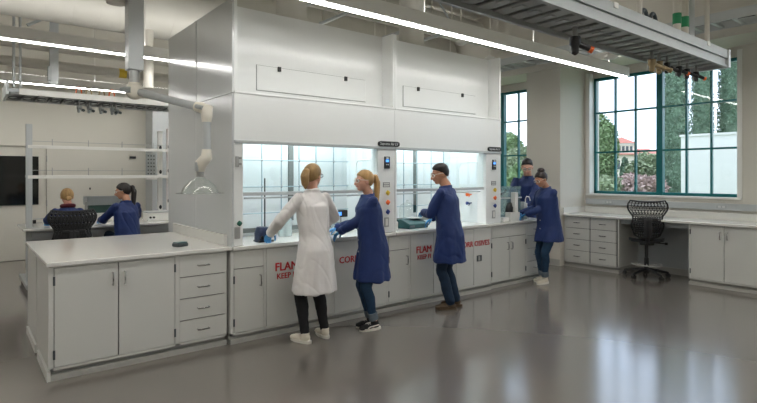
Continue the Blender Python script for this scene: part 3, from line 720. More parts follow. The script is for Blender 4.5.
# ================================================================== ORGANIC SURFACES
def chain(mb, pts, rs, mi=0, n=12):
    """tapered limb through joints"""
    for i in range(len(pts)): mb.ball(pts[i], rs[i], n, 8, mi)
    for i in range(len(pts) - 1):
        if (Vector(pts[i + 1]) - Vector(pts[i])).length > 1e-4: mb.cyl(pts[i], pts[i + 1], rs[i], rs[i + 1], n, mi)
def loft(mb, secs, mi=0, n=28, fold=0, seed=0, twist=0):
    """secs: (cx,cy,z,rx,ry[,foldamount[,yaw]])"""
    vs = []; L = len(secs)
    for s_ in secs:
        cx, cy, z, rx, ry = s_[:5]; fo = s_[5] if len(s_) > 5 else 0; yw = s_[6] if len(s_) > 6 else 0
        for k in range(n):
            a = 2 * pi * k / n
            m_ = 1 + fo * (sin(a * 5 + seed) * .6 + sin(a * 9 + seed * 2.3) * .4)
            x = rx * cos(a) * m_; y = ry * sin(a) * m_
            vs.append((cx + x * cos(yw) - y * sin(yw), cy + x * sin(yw) + y * cos(yw), z))
    fs = [(i * n + k, i * n + (k + 1) % n, (i + 1) * n + (k + 1) % n, (i + 1) * n + k) for i in range(L - 1) for k in range(n)]
    fs += [tuple(range(n - 1, -1, -1)), tuple(range((L - 1) * n, L * n))]
    mb._add(vs, fs, mi)
def fuse(name, mb, mats, parent, voxel=.008, smooth=3, disp=None):
    """union of overlapping closed shapes into one continuous skin; materials follow the nearest source shape"""
    me = bpy.data.meshes.new('src'); me.from_pydata([tuple(v) for v in mb.v], [], mb.f)
    bm = bmesh.new(); bm.from_mesh(me); bmesh.ops.recalc_face_normals(bm, faces=bm.faces); bm.to_mesh(me); bm.free()
    o = bpy.data.objects.new('src', me); C.objects.link(o)
    r = o.modifiers.new('r', 'REMESH'); r.mode = 'VOXEL'; r.voxel_size = voxel; r.adaptivity = 0
    if smooth:
        s_ = o.modifiers.new('s', 'SMOOTH'); s_.factor = .5; s_.iterations = smooth
    dg = bpy.context.evaluated_depsgraph_get(); dg.update()
    out = bpy.data.meshes.new_from_object(o.evaluated_get(dg)); bpy.data.objects.remove(o)
    out.materials.clear()
    for x in mats: out.materials.append(M[x])
    if disp:
        out.update()
        ns = [v.normal.copy() for v in out.vertices]
        for v, nn in zip(out.vertices, ns): v.co += nn * disp(v.co)
    if len(mats) > 1:
        kd = kdtree.KDTree(len(me.vertices)); vm = [0] * len(me.vertices)
        for f, mi in zip(mb.f, mb.m):
            for i in f: vm[i] = mi
        for i, v in enumerate(me.vertices): kd.insert(v.co, i)
        kd.balance()
        for p in out.polygons: p.material_index = vm[kd.find(p.center)[1]]
    out.polygons.foreach_set('use_smooth', [True] * len(out.polygons))
    bpy.data.meshes.remove(me); out.name = name
    return link(bpy.data.objects.new(name, out), parent)
def ik(a, b, l1, l2, pole):
    a = Vector(a); b = Vector(b); d = b - a; L = min(d.length, (l1 + l2) * .995); dn = d.normalized(); b = a + dn * L
    x = (l1 * l1 - l2 * l2 + L * L) / (2 * L); h = sqrt(max(0, l1 * l1 - x * x))
    p = Vector(pole); p = p - dn * p.dot(dn); p.normalize()
    return a + dn * x + p * h, b
def hand(mb, wrist, d, n, side, k, mi, curl=.5):
    """five separate fingers; d = towards the fingers, n = palm facing direction, side=+1 thumb on +lat"""
    d = Vector(d).normalized(); n = Vector(n); n = (n - d * n.dot(d)).normalized(); lat = d.cross(n) * side
    w_ = Vector(wrist)
    R = Matrix((lat, d, n)).transposed()
    mb.ball(w_ + d * .048 * k, (.040 * k, .052 * k, .016 * k), 12, 8, mi, R)
    mb.ball(w_ + d * .07 * k, (.041 * k, .03 * k, .014 * k), 12, 8, mi, R)
    for i, (off, ln) in enumerate(((.030, .070), (.010, .080), (-.011, .075), (-.031, .058))):
        p = w_ + d * (.088 - abs(off) * .2) * k + lat * off * k; pts = [p - d * .02 * k, p]; a = curl * (.5 + .12 * i)
        ang = 0
        for fr in (.45, .31, .24):
            ang += a; pts.append(pts[-1] + (d * cos(ang) + n * sin(ang) + lat * off * 1.5) * ln * fr * k)
        chain(mb, pts, [.0098 * k, .0095 * k, .009 * k, .0082 * k, .0072 * k], mi, 8)
    p = w_ + d * .025 * k + lat * .03 * k
    pts = [p, p + (lat * .75 + d * .6 + n * .25).normalized() * .035 * k]
    pts.append(pts[-1] + (lat * .35 + d * .9 + n * .4).normalized() * .032 * k)
    pts.append(pts[-1] + (lat * .05 + d * .9 + n * .55).normalized() * .025 * k)
    chain(mb, pts, [.015 * k, .012 * k, .0105 * k, .0085 * k], mi, 8)

def smst(a, b, x): t = max(0, min(1, (x - a) / (b - a))); return t * t * (3 - 2 * t)
def person(label, x, y, deg, H=1.7, woman=True, coat='navy', hem=.62, legs='jean', hair='pony', hairmat='blonde', skin='skin', gloves='glove',
           yaw=0, pitch=0, lean=.03, headf=.03, twist=0, arms=None, poles=None, feet=None, shoes='sneaker', cuffs=None, specs=True, seated=None, wide=1.0, curl=.5, extra=None, palm=(0, 0, -1), group='people in lab coats'):
    th = radians(deg); r = thing('person', label, 'person', (x, y, 0), th, group)
    k = H / 1.7
    inv = (Matrix.Translation((x, y, 0)) @ Matrix.Rotation(th, 4, 'Z')).inverted()
    L = lambda p: inv @ Vector(p)
    hz = .50 * H if not seated else seated + .11
    dz = hz - .50 * H                                   # the whole upper body drops when seated
    sh_z = .815 * H + dz
    hip = Vector((0, 0, hz)); tw = radians(twist)
    shc = Vector((0, lean, sh_z))
    hw = (.052 if woman else .05) * H; sw = (.090 if woman else .103) * H
    sR = shc + Vector((sw * cos(tw), sw * sin(tw), 0)); sL = shc - Vector((sw * cos(tw), sw * sin(tw), 0))
    nb = shc + Vector((0, .0, .035 * H)); hd = Vector((0, lean + headf, .935 * H + dz))
    HR = Matrix.Rotation(radians(yaw), 3, 'Z') @ Matrix.Rotation(radians(-pitch), 3, 'X')
    piv = hd + Vector((0, -.02 * k, -.09 * k))
    hk = k * (.99 if woman else 1.03)
    def HP(p): return piv + HR @ (Vector(p) * hk - Vector((0, -.02, -.09)) * hk)
    b = MB()
    # trunk
    wr_ = .125 if woman else .14
    loft(b, [(0, 0, hz - .09 * k, .10 * k, .08 * k), (0, 0, hz, .155 * k, .105 * k), (0, lean * .3, hz + .10 * k, .135 * k, .09 * k), (0, lean * .5, hz + .2 * k, .12 * k, .085 * k),
             (0, lean * .8, hz + .34 * k, .145 * k, .10 * k, 0, tw), (0, lean, sh_z - .04 * k, (wr_ + .01) * k, .085 * k, 0, tw), (0, lean, sh_z + .015 * k, .075 * k, .06 * k, 0, tw)])
    chain(b, [shc + Vector((0, -.005, -.02)), nb, HP((0, -.015, -.07))], [.06 * k, (.052 if woman else .06) * k, (.05 if woman else .057) * k])
    # head
    b.ball(HP((0, -.012, .012)), (.074 * hk, .093 * hk, .088 * hk), 20, 14, 0, HR)
    b.ball(HP((0, .022, -.035)), (.062 * hk, .068 * hk, .078 * hk), 18, 12, 0, HR)
    b.ball(HP((0, .045, -.088)), ((.034 if woman else .042) * hk, .035 * hk, .026 * hk), 12, 8, 0, HR)
    chain(b, [HP((0, .083, .004)), HP((0, .098, -.018)), HP((0, .108, -.036))], [.009 * hk, .010 * hk, .0125 * hk], 0, 8)
    chain(b, [HP((.013, .094, -.042)), HP((-.013, .094, -.042))], [.008 * hk, .008 * hk], 0, 8)
    chain(b, [HP((-.045, .066, .014)), HP((-.018, .082, .016)), HP((.018, .082, .016)), HP((.045, .066, .014))], [.011 * hk] * 4, 0, 8)
    chain(b, [HP((-.02, .084, -.064)), HP((0, .091, -.063)), HP((.02, .084, -.064))], [.004 * hk, .0065 * hk, .004 * hk], 2, 8)
    for sx in (-1, 1):
        b.ball(HP((sx * .038, .058, -.035)), (.018 * hk, .013 * hk, .018 * hk), 8, 6, 0, HR)
        b.ball(HP((sx * .076, -.008, -.018)), (.009 * hk, .02 * hk, .031 * hk), 10, 8, 0, HR)
    # arms
    la, lf = .175 * H, .150 * H
    arms = arms or {}; poles = poles or {}
    AJ = {}
    for sd, s0, sg in (('R', sR, 1), ('L', sL, -1)):
        tgt = L(arms[sd]) if sd in arms else s0 + Vector((sg * .06, .05, -.29 * H))
        pole = poles.get(sd, (sg * .6, -.6, -.6))
        el, wr2 = ik(s0, tgt, la, lf, pole)
        AJ[sd] = (s0, el, wr2)
        chain(b, [s0 + Vector((0, 0, -.02)), el, wr2], [.034 * k, .036 * k, .024 * k])
        d = (wr2 - el).normalized(); d = (d + Vector((0, 0, -.15))).normalized()
        hand(b, wr2, d, palm, sg, k * .98, 1 if gloves else 0, curl)
    # legs
    FT = {}
    for sd, sg in (('R', 1), ('L', -1)):
        h0 = Vector((sg * hw, 0, hz - .01))
        ft = L(feet[sd][:2] + (0,)) if feet and not seated else (Vector((sg * .10, .48, 0)) if seated else Vector((sg * .09, 0, 0)))
        an = Vector((ft.x, ft.y, .075 * k if not seated else .3))
        fy = (feet[sd][2] if feet else 0)
        if seated: kn, an = ik(h0, an, .245 * H, .24 * H, (0, 1, .3))
        else: kn, an = ik(h0, an, .236 * H, .232 * H, (0, 1, 0))
        FT[sd] = (h0, kn, an, fy)
        cf = kn.lerp(an, .3) + (Vector((0, -.012, 0)) if not seated else Vector())
        chain(b, [h0, h0.lerp(kn, .5), kn, cf, kn.lerp(an, .75), an], [.078 * k, .066 * k, .046 * k, .046 * k, .034 * k, .032 * k])
        fd = Vector((sin(-radians(fy)), cos(radians(fy)), 0))
        chain(b, [an + Vector((0, 0, -.035)), an + fd * .12 * k + Vector((0, 0, -.05))], [.033 * k, .026 * k])
    body = fuse('body', b, [skin, gloves or skin, 'lip'], r, .0065, 2)
    for sx in (-1, 1):
        e = MB().ball(HP((sx * .029, .074, -.003)), .0125 * hk, 10, 8, 0).ball(HP((sx * .029, .0835, -.003)), .0055 * hk, 8, 6, 1)
        obj('eye', e, ['eye', 'darkhair'], r, smooth=True)
        obj('eyebrow', MB().tube([HP((sx * .014, .094, .017)), HP((sx * .03, .090, .021)), HP((sx * .046, .077, .016))], .003 * hk, 6), hairmat if hairmat != 'blonde' else 'redblonde', r)
    # hair
    hm = MB(); c0 = (0, -.016, .014); n_, m_ = 40, 28; vs = []
    for i in range(m_ + 1):
        t = pi * i / m_
        for j in range(n_):
            a = 2 * pi * j / n_; dv = Vector((sin(t) * cos(a), sin(t) * sin(a), cos(t)))
            fr = .52 if hair != 'short' else .50
            b0_ = -.55 if hair != 'short' else -.30
            thr = b0_ + (fr - b0_) * dv.y ** .8 if dv.y > 0 else b0_ + .85 * dv.y
            s_ = smst(-.08, .14 if hair != 'short' else .3, dv.z - thr)
            vol = 1.07 if hair != 'short' else 1.03 + .09 * smst(.2, .7, dv.z)
            q = .86 + s_ * (vol - .86) + (noise.noise(dv * 7) * .03 + abs(sin(a * 16 + t * 3)) * .008) * s_
            vs.append(HP((c0[0] + dv.x * .079 * q, c0[1] + dv.y * .098 * q, c0[2] + dv.z * .094 * q)))
    hm._add(vs, [(i * n_ + j, (i + 1) * n_ + j, (i + 1) * n_ + (j + 1) % n_, i * n_ + (j + 1) % n_) for i in range(m_) for j in range(n_)])
    ho = obj('hair', hm, hairmat, r, smooth=True)
    if hair in ('pony', 'longpony', 'lowbun', 'bun'):
        t = MB()
        if hair == 'pony':      # short thick tail
            P_ = [HP((0, -.105, .03)), HP((0, -.14, .015)), HP((0, -.155, -.03)), HP((0, -.145, -.09)), HP((0, -.13, -.135))]
            chain(t, P_, [.026 * k, .036 * k, .042 * k, .036 * k, .016 * k])
        if hair == 'longpony':
            b0 = HP((0, -.105, .035)); bk = HR @ Vector((0, -1, 0))
            bk = Vector((bk.x, bk.y, 0)).normalized()
            P_ = [b0, b0 + bk * .035 + Vector((0, 0, -.005)), b0 + bk * .055 + Vector((0, 0, -.07)), b0 + bk * .05 + Vector((0, 0, -.17)), b0 + bk * .045 + Vector((0, 0, -.28)), b0 + bk * .04 + Vector((0, 0, -.37))]
            chain(t, P_, [.02 * k, .03 * k, .036 * k, .034 * k, .028 * k, .010 * k])
        if hair == 'lowbun':
            t.ball(HP((0, -.115, -.055)), (.042 * k, .03 * k, .034 * k), 12, 8); chain(t, [HP((.01, -.10, -.03)), HP((.02, -.12, -.06)), HP((-.02, -.125, -.075))], [.02, .018, .012])
        if hair == 'bun':
            t.ball(HP((0, -.06, .108)), (.06 * k, .055 * k, .042 * k), 12, 8); t.ball(HP((.02, -.09, .10)), .03 * k, 10, 8); t.ball(HP((-.025, -.06, .12)), .026 * k, 10, 8); t.ball(HP((0.0, -.105, .085)), .026 * k, 10, 8)
        fuse({'pony': 'ponytail', 'longpony': 'ponytail'}.get(hair, 'hair_bun'), t, [hairmat], ho, .007, 2, lambda c: .004 * noise.noise(Vector((c.x * 90, c.y * 90, c.z * 12))))
    if specs:
        g = MB(); gl = MB()
        for sx in (-1, 1):
            g.tube([HP((sx * .064, .078, .008)), HP((sx * .078, .04, .006)), HP((sx * .083, -.02, .0))], .0028, 6)
            g.tube([HP((sx * .034 + .028 * cos(q), .103 - .35 * abs(sx * .034 + .028 * cos(q)) ** 1.15, -.002 + .02 * sin(q))) for q in [j * pi / 6 for j in range(12)]], .0022, 6, closed=True)
            gl.v += [HP((sx * .034 + .027 * cos(q), .103 - .35 * abs(sx * .034 + .027 * cos(q)) ** 1.15, -.002 + .019 * sin(q))) for q in [j * pi / 6 for j in range(12)]]
            n0 = len(gl.v) - 12; gl.f.append(list(range(n0, n0 + 12))); gl.m.append(0)
        g.tube([HP((-.008, .103, 0)), HP((.008, .103, 0))], .0025, 6)
        go = obj('safety_glasses', g, 'ivory' if coat == 'navy' else 'dgrey', r); obj('lens', gl, 'dome', go)
    # coat
    if coat:
        c = MB(); K = k * wide
        zb_ = hem if not seated else seated - .05
        fx = lean * .2
        hs = [] 
        hipb = .178 * K; flare = 1.3 if coat == 'whitecoat' else 1.12
        if not seated:
            secs = [(0, fx, zb_, hipb * flare, .185 * K, .05), (0, fx, zb_ + .012, hipb * flare * 1.01, .187 * K, .05), (0, fx, zb_ * .5 + hz * .5, hipb * (flare * .5 + .53), .172 * K, .035)]
        else:
            secs = [(0, .02, zb_, hipb * 1.25, .17 * K, .02), (0, .01, zb_ + .08, hipb * 1.2, .16 * K, .02)]
        wst = .15 if (woman and coat == 'whitecoat') else .17
        secs += [(0, 0, hz + .02, hipb, .155 * K, .02), (0, lean * .4, hz + .15 * k, wst * K, .14 * K, .015), (0, lean * .7, hz + .27 * k, .168 * K, .138 * K, .012, tw),
                 (0, lean * .95, sh_z - .10 * k, .172 * K, .132 * K, .008, tw), (0, lean, sh_z - .035 * k, (.155 if woman else .17) * K, .098 * K, 0, tw), (0, lean, sh_z + .018 * k, .115 * K, .075 * K, 0, tw), (0, lean + .005, sh_z + .042 * k, .072 * k, .066 * k, 0, tw)]
        loft(c, secs, 0, 36, seed=x * 3)
        for sd in 'RL':
            s0, el, wr2 = AJ[sd]; d = (wr2 - el).normalized()
            s1 = s0 + Vector((0, 0, -.02 * k))
            chain(c, [s1, s1.lerp(el, .5), el, el.lerp(wr2, .5), wr2 - d * .005], [.053 * k, .060 * k, .058 * k, .055 * k, .045 * k], 0, 16)
        # collar
        c.tube([(.066 * k * cos(a), lean + .006 + .062 * k * sin(a), sh_z + .045 * k - .012 * sin(a)) for a in [j * pi / 8 for j in range(16)]], .017 * k, 8, closed=True)
        sd_ = x * 1.7
        def disp(p):
            low = smst(hz + .1, zb_, p.z)
            q = .010 * noise.noise(Vector((p.x * 9 + sd_, p.y * 9, p.z * 3.2))) + .006 * noise.noise(Vector((p.x * 22, p.y * 22 + sd_, p.z * 9)))
            ridge = abs(noise.noise(Vector((p.x * 7 + p.z * 4, p.y * 7 - sd_, p.z * 3))))
            return q * .8 - .005 * (1 - min(1, ridge * 6)) + low * .006 * sin(atan2(p.y, p.x) * 7 + sd_)
        co = fuse('lab_coat', c, [coat], r, .009, 9, disp)
        dk = 'blackcloth' if coat == 'navy' else 'label'
        for sd in 'RL':
            s0, el, wr2 = AJ[sd]; d = (wr2 - el).normalized()
            obj('sleeve_cuff', MB().tube([wr2 - d * .03, wr2 - d * .0, wr2 + d * .012], .045 * k, 14, rs=[.048 * k, .047 * k, .041 * k]), coat, co, smooth=True)
        if coat == 'whitecoat':
            # curved back seams and a back belt
            sm = MB()
            for sg in (-1, 1): sm.tube([(sg * .105 * K, lean - .115 * K, sh_z - .08), (sg * .075 * K, lean * .7 - .128 * K, hz + .27 * k), (sg * .062 * K, lean * .4 - .121 * K, hz + .15 * k), (sg * .075 * K, -.128 * K, hz), (sg * .085 * K, -.142 * K, hem + .12)], .0028, 6)
            obj('back_seam', sm, coat, co, smooth=True)
        else:
            btn = MB()
            for j in range(4): btn.cyl((0, .125 * K + lean * .5, hz + .22 - .12 * j), (0, .14 * K + lean * .5, hz + .22 - .12 * j), .008, n=8)
            obj('snap_button', btn, 'steel', co)
    # trousers
    t = MB()
    for sd in 'RL':
        h0, kn, an, fy = FT[sd]; g = .009
        cf = kn.lerp(an, .3) + (Vector((0, -.012, 0)) if not seated else Vector())
        e_ = an + (kn - an).normalized() * (.02 if not cuffs else .05)
        chain(t, [h0, h0.lerp(kn, .5), kn, cf, kn.lerp(e_, .7), e_], [.080 * k, .077 * k, .062 * k, .062 * k, (.05 if woman else .062) * k, (.044 if woman else .056) * k])
    t.ball((0, 0, hz - .02), (.15 * k, .10 * k, .09 * k), 16, 10)
    tr = fuse('trousers', t, [legs], r, .009, 2, lambda p: .004 * noise.noise(Vector((p.x * 16, p.y * 16, p.z * 22))))
    for sd in 'RL':
        h0, kn, an, fy = FT[sd]
        if cuffs:
            d = (kn - an).normalized()
            obj('turned_cuff', MB().tube([an + d * .03, an + d * .035, an + d * .105, an + d * .11], .05 * k, 16, rs=[.046 * k, .053 * k, .053 * k, .046 * k]), cuffs, tr, smooth=True)
        fd = Vector((-sin(radians(fy)), cos(radians(fy)), 0)); sl_ = Vector((fd.y, -fd.x, 0))
        R = Matrix((sl_, fd, Vector((0, 0, 1)))).transposed(); base = Vector((an.x, an.y, an.z - .075 * k))
        P = lambda a_, b_, c_: base + R @ Vector((a_ * k, b_ * k, c_ * k))
        s_ = MB()
        s_.ball(P(0, .0, .05), (.040 * k, .058 * k, .042 * k), 14, 10, 0, R); s_.ball(P(0, .085, .035), (.043 * k, .075 * k, .034 * k), 14, 10, 0, R)
        s_.ball(P(0, .14, .03), (.038 * k, .045 * k, .026 * k), 12, 8, 0, R); s_.cyl(P(0, 0, .05), P(0, -.002, .095 if shoes != 'hightop' else .13), .040 * k, .042 * k, 14)
        sn = fuse('shoe', s_, [{'canvas': 'canvas', 'hightop': 'canvas', 'skate': 'blackcloth', 'boot': 'brown'}.get(shoes, 'canvas')], r, .006, 2)
        so = MB(); pts = []
        for j in range(20):
            a = 2 * pi * j / 20; pts.append((.045 * cos(a), .052 + .128 * sin(a)))
        so.v = [P(p[0], p[1], 0.0) for p in pts] + [P(p[0], p[1], .026) for p in pts]; n0 = 20
        so.f = [(j, (j + 1) % n0, n0 + (j + 1) % n0, n0 + j) for j in range(n0)] + [list(range(n0 - 1, -1, -1)), list(range(n0, 2 * n0))]; so.m = [0] * len(so.f)
        obj('sole', so, 'sole' if shoes != 'boot' else 'brown', sn)
        if shoes == 'skate':
            for sg in (-1, 1): obj('side_stripe', MB().tube([P(sg * .044, -.03, .055), P(sg * .047, .03, .05), P(sg * .047, .08, .045), P(sg * .044, .10, .03)], .006, 6), 'sole', sn)
        if shoes != 'boot':
            lc = MB()
            for j in range(4): lc.tube([P(-.022, .06 + .02 * j, .068 - .006 * j), P(0, .06 + .02 * j, .077 - .007 * j), P(.022, .06 + .02 * j, .068 - .006 * j)], .003, 6)
            obj('laces', lc, 'sole', sn)
    if extra: extra(r, HP, shc, k)
    return r

# ---- people (world positions from the photograph)
person('woman with blonde ponytail in long white lab coat, standing at the first fume hood', 2.656, 4.29, 4, H=1.70, coat='whitecoat', hem=.46, legs='blackcloth', hair='pony', hairmat='redblonde',
       yaw=-66, pitch=4, lean=.05, arms={'L': (2.35, 4.62, 1.02), 'R': (2.90, 4.64, 1.03)}, poles={'L': (-.8, -.3, -.6), 'R': (.9, -.5, -.5)},
       feet={'R': (2.77, 4.30, -10), 'L': (2.535, 4.28, 14)}, shoes='canvas', curl=.75)
person('blonde woman with long ponytail in blue lab coat, in profile facing left', 3.33, 4.25, 72, H=1.64, hem=.50, legs='jean2', hair='longpony', hairmat='blonde',
       yaw=6, pitch=3, lean=.05, headf=.05, arms={'L': (3.10, 4.50, 1.0), 'R': (3.14, 4.64, 1.02)}, poles={'L': (-.2, -.8, -.6), 'R': (.3, -.7, -.6)},
       feet={'R': (3.36, 4.33, 10), 'L': (3.31, 4.20, 8)}, shoes='skate', cuffs='cuff', curl=.6, wide=1.06)
person('dark-haired man in knee-length blue lab coat at the second fume hood', 4.50, 4.27, 22, H=1.72, woman=False, hem=.56, legs='jean', hair='short', hairmat='darkhair', skin='skin2',
       yaw=42, pitch=14, lean=.05, headf=.06, arms={'L': (4.39, 4.60, 1.13), 'R': (4.60, 4.66, 1.05)}, poles={'L': (-.7, -.3, -.7), 'R': (.9, -.2, -.6)},
       feet={'R': (4.67, 4.33, 15), 'L': (4.50, 4.26, 30)}, shoes='boot', curl=.6, wide=1.03)
person('dark-haired man with safety glasses in blue coat, looking down behind the bench end', 7.38, 5.22, 118, H=1.86, woman=False, hem=.62, legs='jean', hair='short', hairmat='darkhair', skin='skin',
       yaw=8, pitch=24, lean=.08, headf=.09, arms={'L': (6.86, 4.93, 1.03), 'R': (6.93, 5.25, 1.0)}, poles={'L': (-.6, -.3, -.7), 'R': (.7, -.3, -.7)},
       feet={'R': (7.35, 5.35, 0), 'L': (7.33, 5.12, 0)}, shoes='boot', curl=.6)
person('woman with messy dark hair bun in blue coat and cuffed jeans, at the bench end', 6.73, 4.40, 78, H=1.66, hem=.62, legs='jean2', hair='bun', hairmat='brownhair', skin='skin2',
       yaw=2, pitch=26, lean=.06, headf=.07, arms={'L': (6.46, 4.60, 1.02), 'R': (6.52, 4.74, 1.02)}, poles={'L': (-.3, -.7, -.6), 'R': (.3, -.6, -.7)},
       feet={'R': (6.80, 4.56, 4), 'L': (6.66, 4.42, 6)}, shoes='hightop', cuffs='cuff', curl=.6, wide=1.1)
def scarf(r, HP, shc, k):
    obj('collar_scarf', MB().tube([(.07 * cos(a), shc.y + .065 * sin(a), shc.z + .055 - .01 * sin(a)) for a in [j * pi / 8 for j in range(16)]], .028, 10, closed=True), 'maroon', r, smooth=True)
person('seated worker with low blonde bun and maroon collar, seen from behind', 1.13, 8.14, 2, H=1.62, seated=.49, hair='lowbun', hairmat='redblonde', legs='jean', specs=False,
       yaw=0, pitch=12, lean=.05, headf=.05, arms={'L': (.94, 8.66, .93), 'R': (1.3, 8.66, .93)}, feet=None, gloves='glove', extra=scarf, shoes='canvas')
person('seated woman with long dark ponytail and glasses, turned slightly left', 1.87, 8.08, 14, H=1.74, seated=.50, hair='longpony', hairmat='darkhair', skin='skin2', legs='jean', specs=True,
       yaw=52, pitch=12, lean=.06, headf=.05, arms={'L': (1.60, 8.55, .93), 'R': (1.98, 8.66, .95)}, gloves='glove', shoes='canvas')

# ================================================================== CHAIRS
def task_chair(label, x, y, deg, seat_z=.56, bw=.50, bh=.58, nt_=.0045):
    r = thing('task_chair', label, 'chair', (x, y, 0), radians(deg), 'black mesh task chairs')      # sits facing +y locally
    hub = obj('base', MB().lathe([(.045, .06), (.05, .09), (.04, .14), (.03, .16)], (0, 0, 0), 16), 'black', r, smooth=True)
    for j in range(5):
        a = 2 * pi * j / 5 + .3; d = Vector((cos(a), sin(a), 0)); t = Vector((-sin(a), cos(a), 0))
        lg = obj('base_leg', MB().tube([d * .03 + Vector((0, 0, .12)), d * .16 + Vector((0, 0, .105)), d * .31 + Vector((0, 0, .075))], .02, 8, rs=[.028, .023, .018]), 'black', r, smooth=True)
        c = d * .32
        cs = MB().cyl(c - t * .028 + Vector((0, 0, .03)), c - t * .008 + Vector((0, 0, .03)), .03, n=14).cyl(c + t * .008 + Vector((0, 0, .03)), c + t * .028 + Vector((0, 0, .03)), .03, n=14)
        cs.cyl(c + Vector((0, 0, .03)), c + Vector((0, 0, .085)), .011, n=8); cs.ball(c + Vector((0, 0, .055)), (.026, .026, .018), 10, 6)
        obj('caster', cs, 'black', lg, smooth=True)
    obj('gas_lift', MB().cyl((0, 0, .14), (0, 0, seat_z - .06), .025, n=14).cyl((0, 0, .10), (0, 0, .30), .034, n=14), 'black', r, smooth=True)
    obj('foot_ring', MB().tube([(.21 * cos(a), .21 * sin(a), .20) for a in [j * pi / 12 for j in range(24)]], .010, 8, closed=True).cyl((-.21, 0, .20), (.21, 0, .20), .008).cyl((0, -.21, .2), (0, .21, .2), .008), 'steel', r, smooth=True)
    obj('mechanism', MB().rbox(-.10, .10, -.14, .10, seat_z - .09, seat_z - .03, .015), 'black', r)
    obj('lever', MB().cyl((.10, .0, seat_z - .06), (.26, .0, seat_z - .07), .009).cyl((.25, 0, seat_z - .07), (.29, 0, seat_z - .07), .02, n=12), 'black', r, smooth=True)
    s_ = MB(); n_ = 14; vs = []
    for i in range(n_ + 1):
        for j in range(n_ + 1):
            u = i / n_ * 2 - 1; v = j / n_ * 2 - 1; su = u * sqrt(1 - v * v * .35); sv = v * sqrt(1 - u * u * .35)
            vs.append((su * .25, .02 + sv * .24, seat_z - .02 + .025 * abs(u) ** 2.5 - .05 * max(0, v) ** 3))
    N = len(vs); vs2 = [(a, b_, c - .03) for a, b_, c in vs]
    fs = []
    for i in range(n_):
        for j in range(n_):
            q = [i * (n_ + 1) + j, (i + 1) * (n_ + 1) + j, (i + 1) * (n_ + 1) + j + 1, i * (n_ + 1) + j + 1]; fs.append(q); fs.append([N + z for z in q[::-1]])
    ring = [i * (n_ + 1) for i in range(n_ + 1)] + [n_ * (n_ + 1) + j for j in range(1, n_ + 1)] + [i * (n_ + 1) + n_ for i in range(n_ - 1, -1, -1)] + [j for j in range(n_ - 1, 0, -1)]
    for a in range(len(ring)): q, q2 = ring[a], ring[(a + 1) % len(ring)]; fs.append([q, N + q, N + q2, q2])
    s_._add(vs + vs2, fs); obj('seat', s_, 'blackmesh', r, smooth=True)
    # back: contoured shell of net inside a rim; wide top, waist, rounded bottom
    zb, zt = seat_z + .06, seat_z + .06 + bh
    def halfw(t): return bw / 2 * (.62 + .20 * sin(min(1, t / .45) * pi * .5) - .12 * math.exp(-((t - .52) / .14) ** 2) + .16 * smst(.55, .85, t) - .14 * smst(.88, 1, t))
    def BP(u, t):
        hw_ = halfw(t); x_ = u * hw_
        y_ = -.24 - .04 * sin(t * pi) * (1) + .035 * smst(.55, 1, t) * -1 + .07 * u * u + .02 * smst(.3, 0, t) * 3
        return Vector((x_, y_, zb + (zt - zb) * t + .018 * (u * u) * smst(.8, 1, t) - .05 * (1 - u * u) * smst(.12, 0, t)))
    rim = [BP(-1, t / 12) for t in range(13)] + [BP(u / 5 - 1, 1) for u in range(1, 11)] + [BP(1, 1 - t / 12) for t in range(1, 13)] + [BP(1 - u / 5, 0) for u in range(1, 10)]
    obj('back_rim', MB().tube(rim, .013, 8, closed=True), 'blackmesh', r, smooth=True)
    net = MB(); nu, nv = 12, 16
    for j in range(nv + 1):
        t = j / nv; 
        net.tube([BP(-1 + 2 * i / nu, t if t < 1 else .999) + Vector((0, .002, 0)) for i in range(nu + 1)], nt_ if t > .5 else max(nt_, .0105), 5)
    for i in range(-nu, nu + 1, 2):
        pts = [];
        for j in range(nv + 1):
            t = j / nv; u = i / nu
            pts.append(BP(max(-1, min(1, u)), t))
        net.tube(pts, nt_, 5)
        for sg in (-1, 1):
            pts = [BP(max(-1, min(1, i / nu + sg * (j / nv - .5) * .8)), j / nv) for j in range(nv + 1)]
            net.tube(pts, nt_, 5)
    o = obj('back_mesh', net, 'blackmesh', r, smooth=True); 
    obj('spine', MB().tube([(0, -.06, seat_z - .06), (0, -.22, seat_z - .05), (0, -.32, seat_z + .08), (0, -.325, seat_z + .25), (0, -.31, seat_z + .34)], .03, 8, rs=[.03, .03, .028, .026, .02]).rbox(-.13, .13, -.322, -.300, seat_z + .30, seat_z + .345, .008).rbox(-.055, .055, -.335, -.312, seat_z + .05, seat_z + .33, .008), 'blackmesh', r, smooth=True)
    return r
task_chair('black mesh task chair with castors at the open kneehole under the window', 8.32, 3.72, -62, .60, .56, .52)
task_chair('black mesh chair holding the seated blonde worker', 1.13, 8.02, 0, .53, .56, .52, .014)
r = thing('lab_stool', 'low black stool beneath the dark-haired seated woman', 'stool', (1.87, 8.05, 0))
obj('seat', MB().lathe([(0, .50), (.18, .51), (.2, .54), (.18, .57), (0, .575)], (0, 0, 0), 24), 'black', r, smooth=True)
obj('column', MB().cyl((0, 0, .06), (0, 0, .5), .026, n=14), 'steel', r, smooth=True)
for j in range(5):
    a = 2 * pi * j / 5; lg = obj('leg', MB().tube([(0, 0, .09), (.15 * cos(a), .15 * sin(a), .08), (.27 * cos(a), .27 * sin(a), .055)], .018, 8), 'black', r, smooth=True)
    obj('glide', MB().cyl((.27 * cos(a), .27 * sin(a), 0), (.27 * cos(a), .27 * sin(a), .05), .02, n=10), 'black', lg)
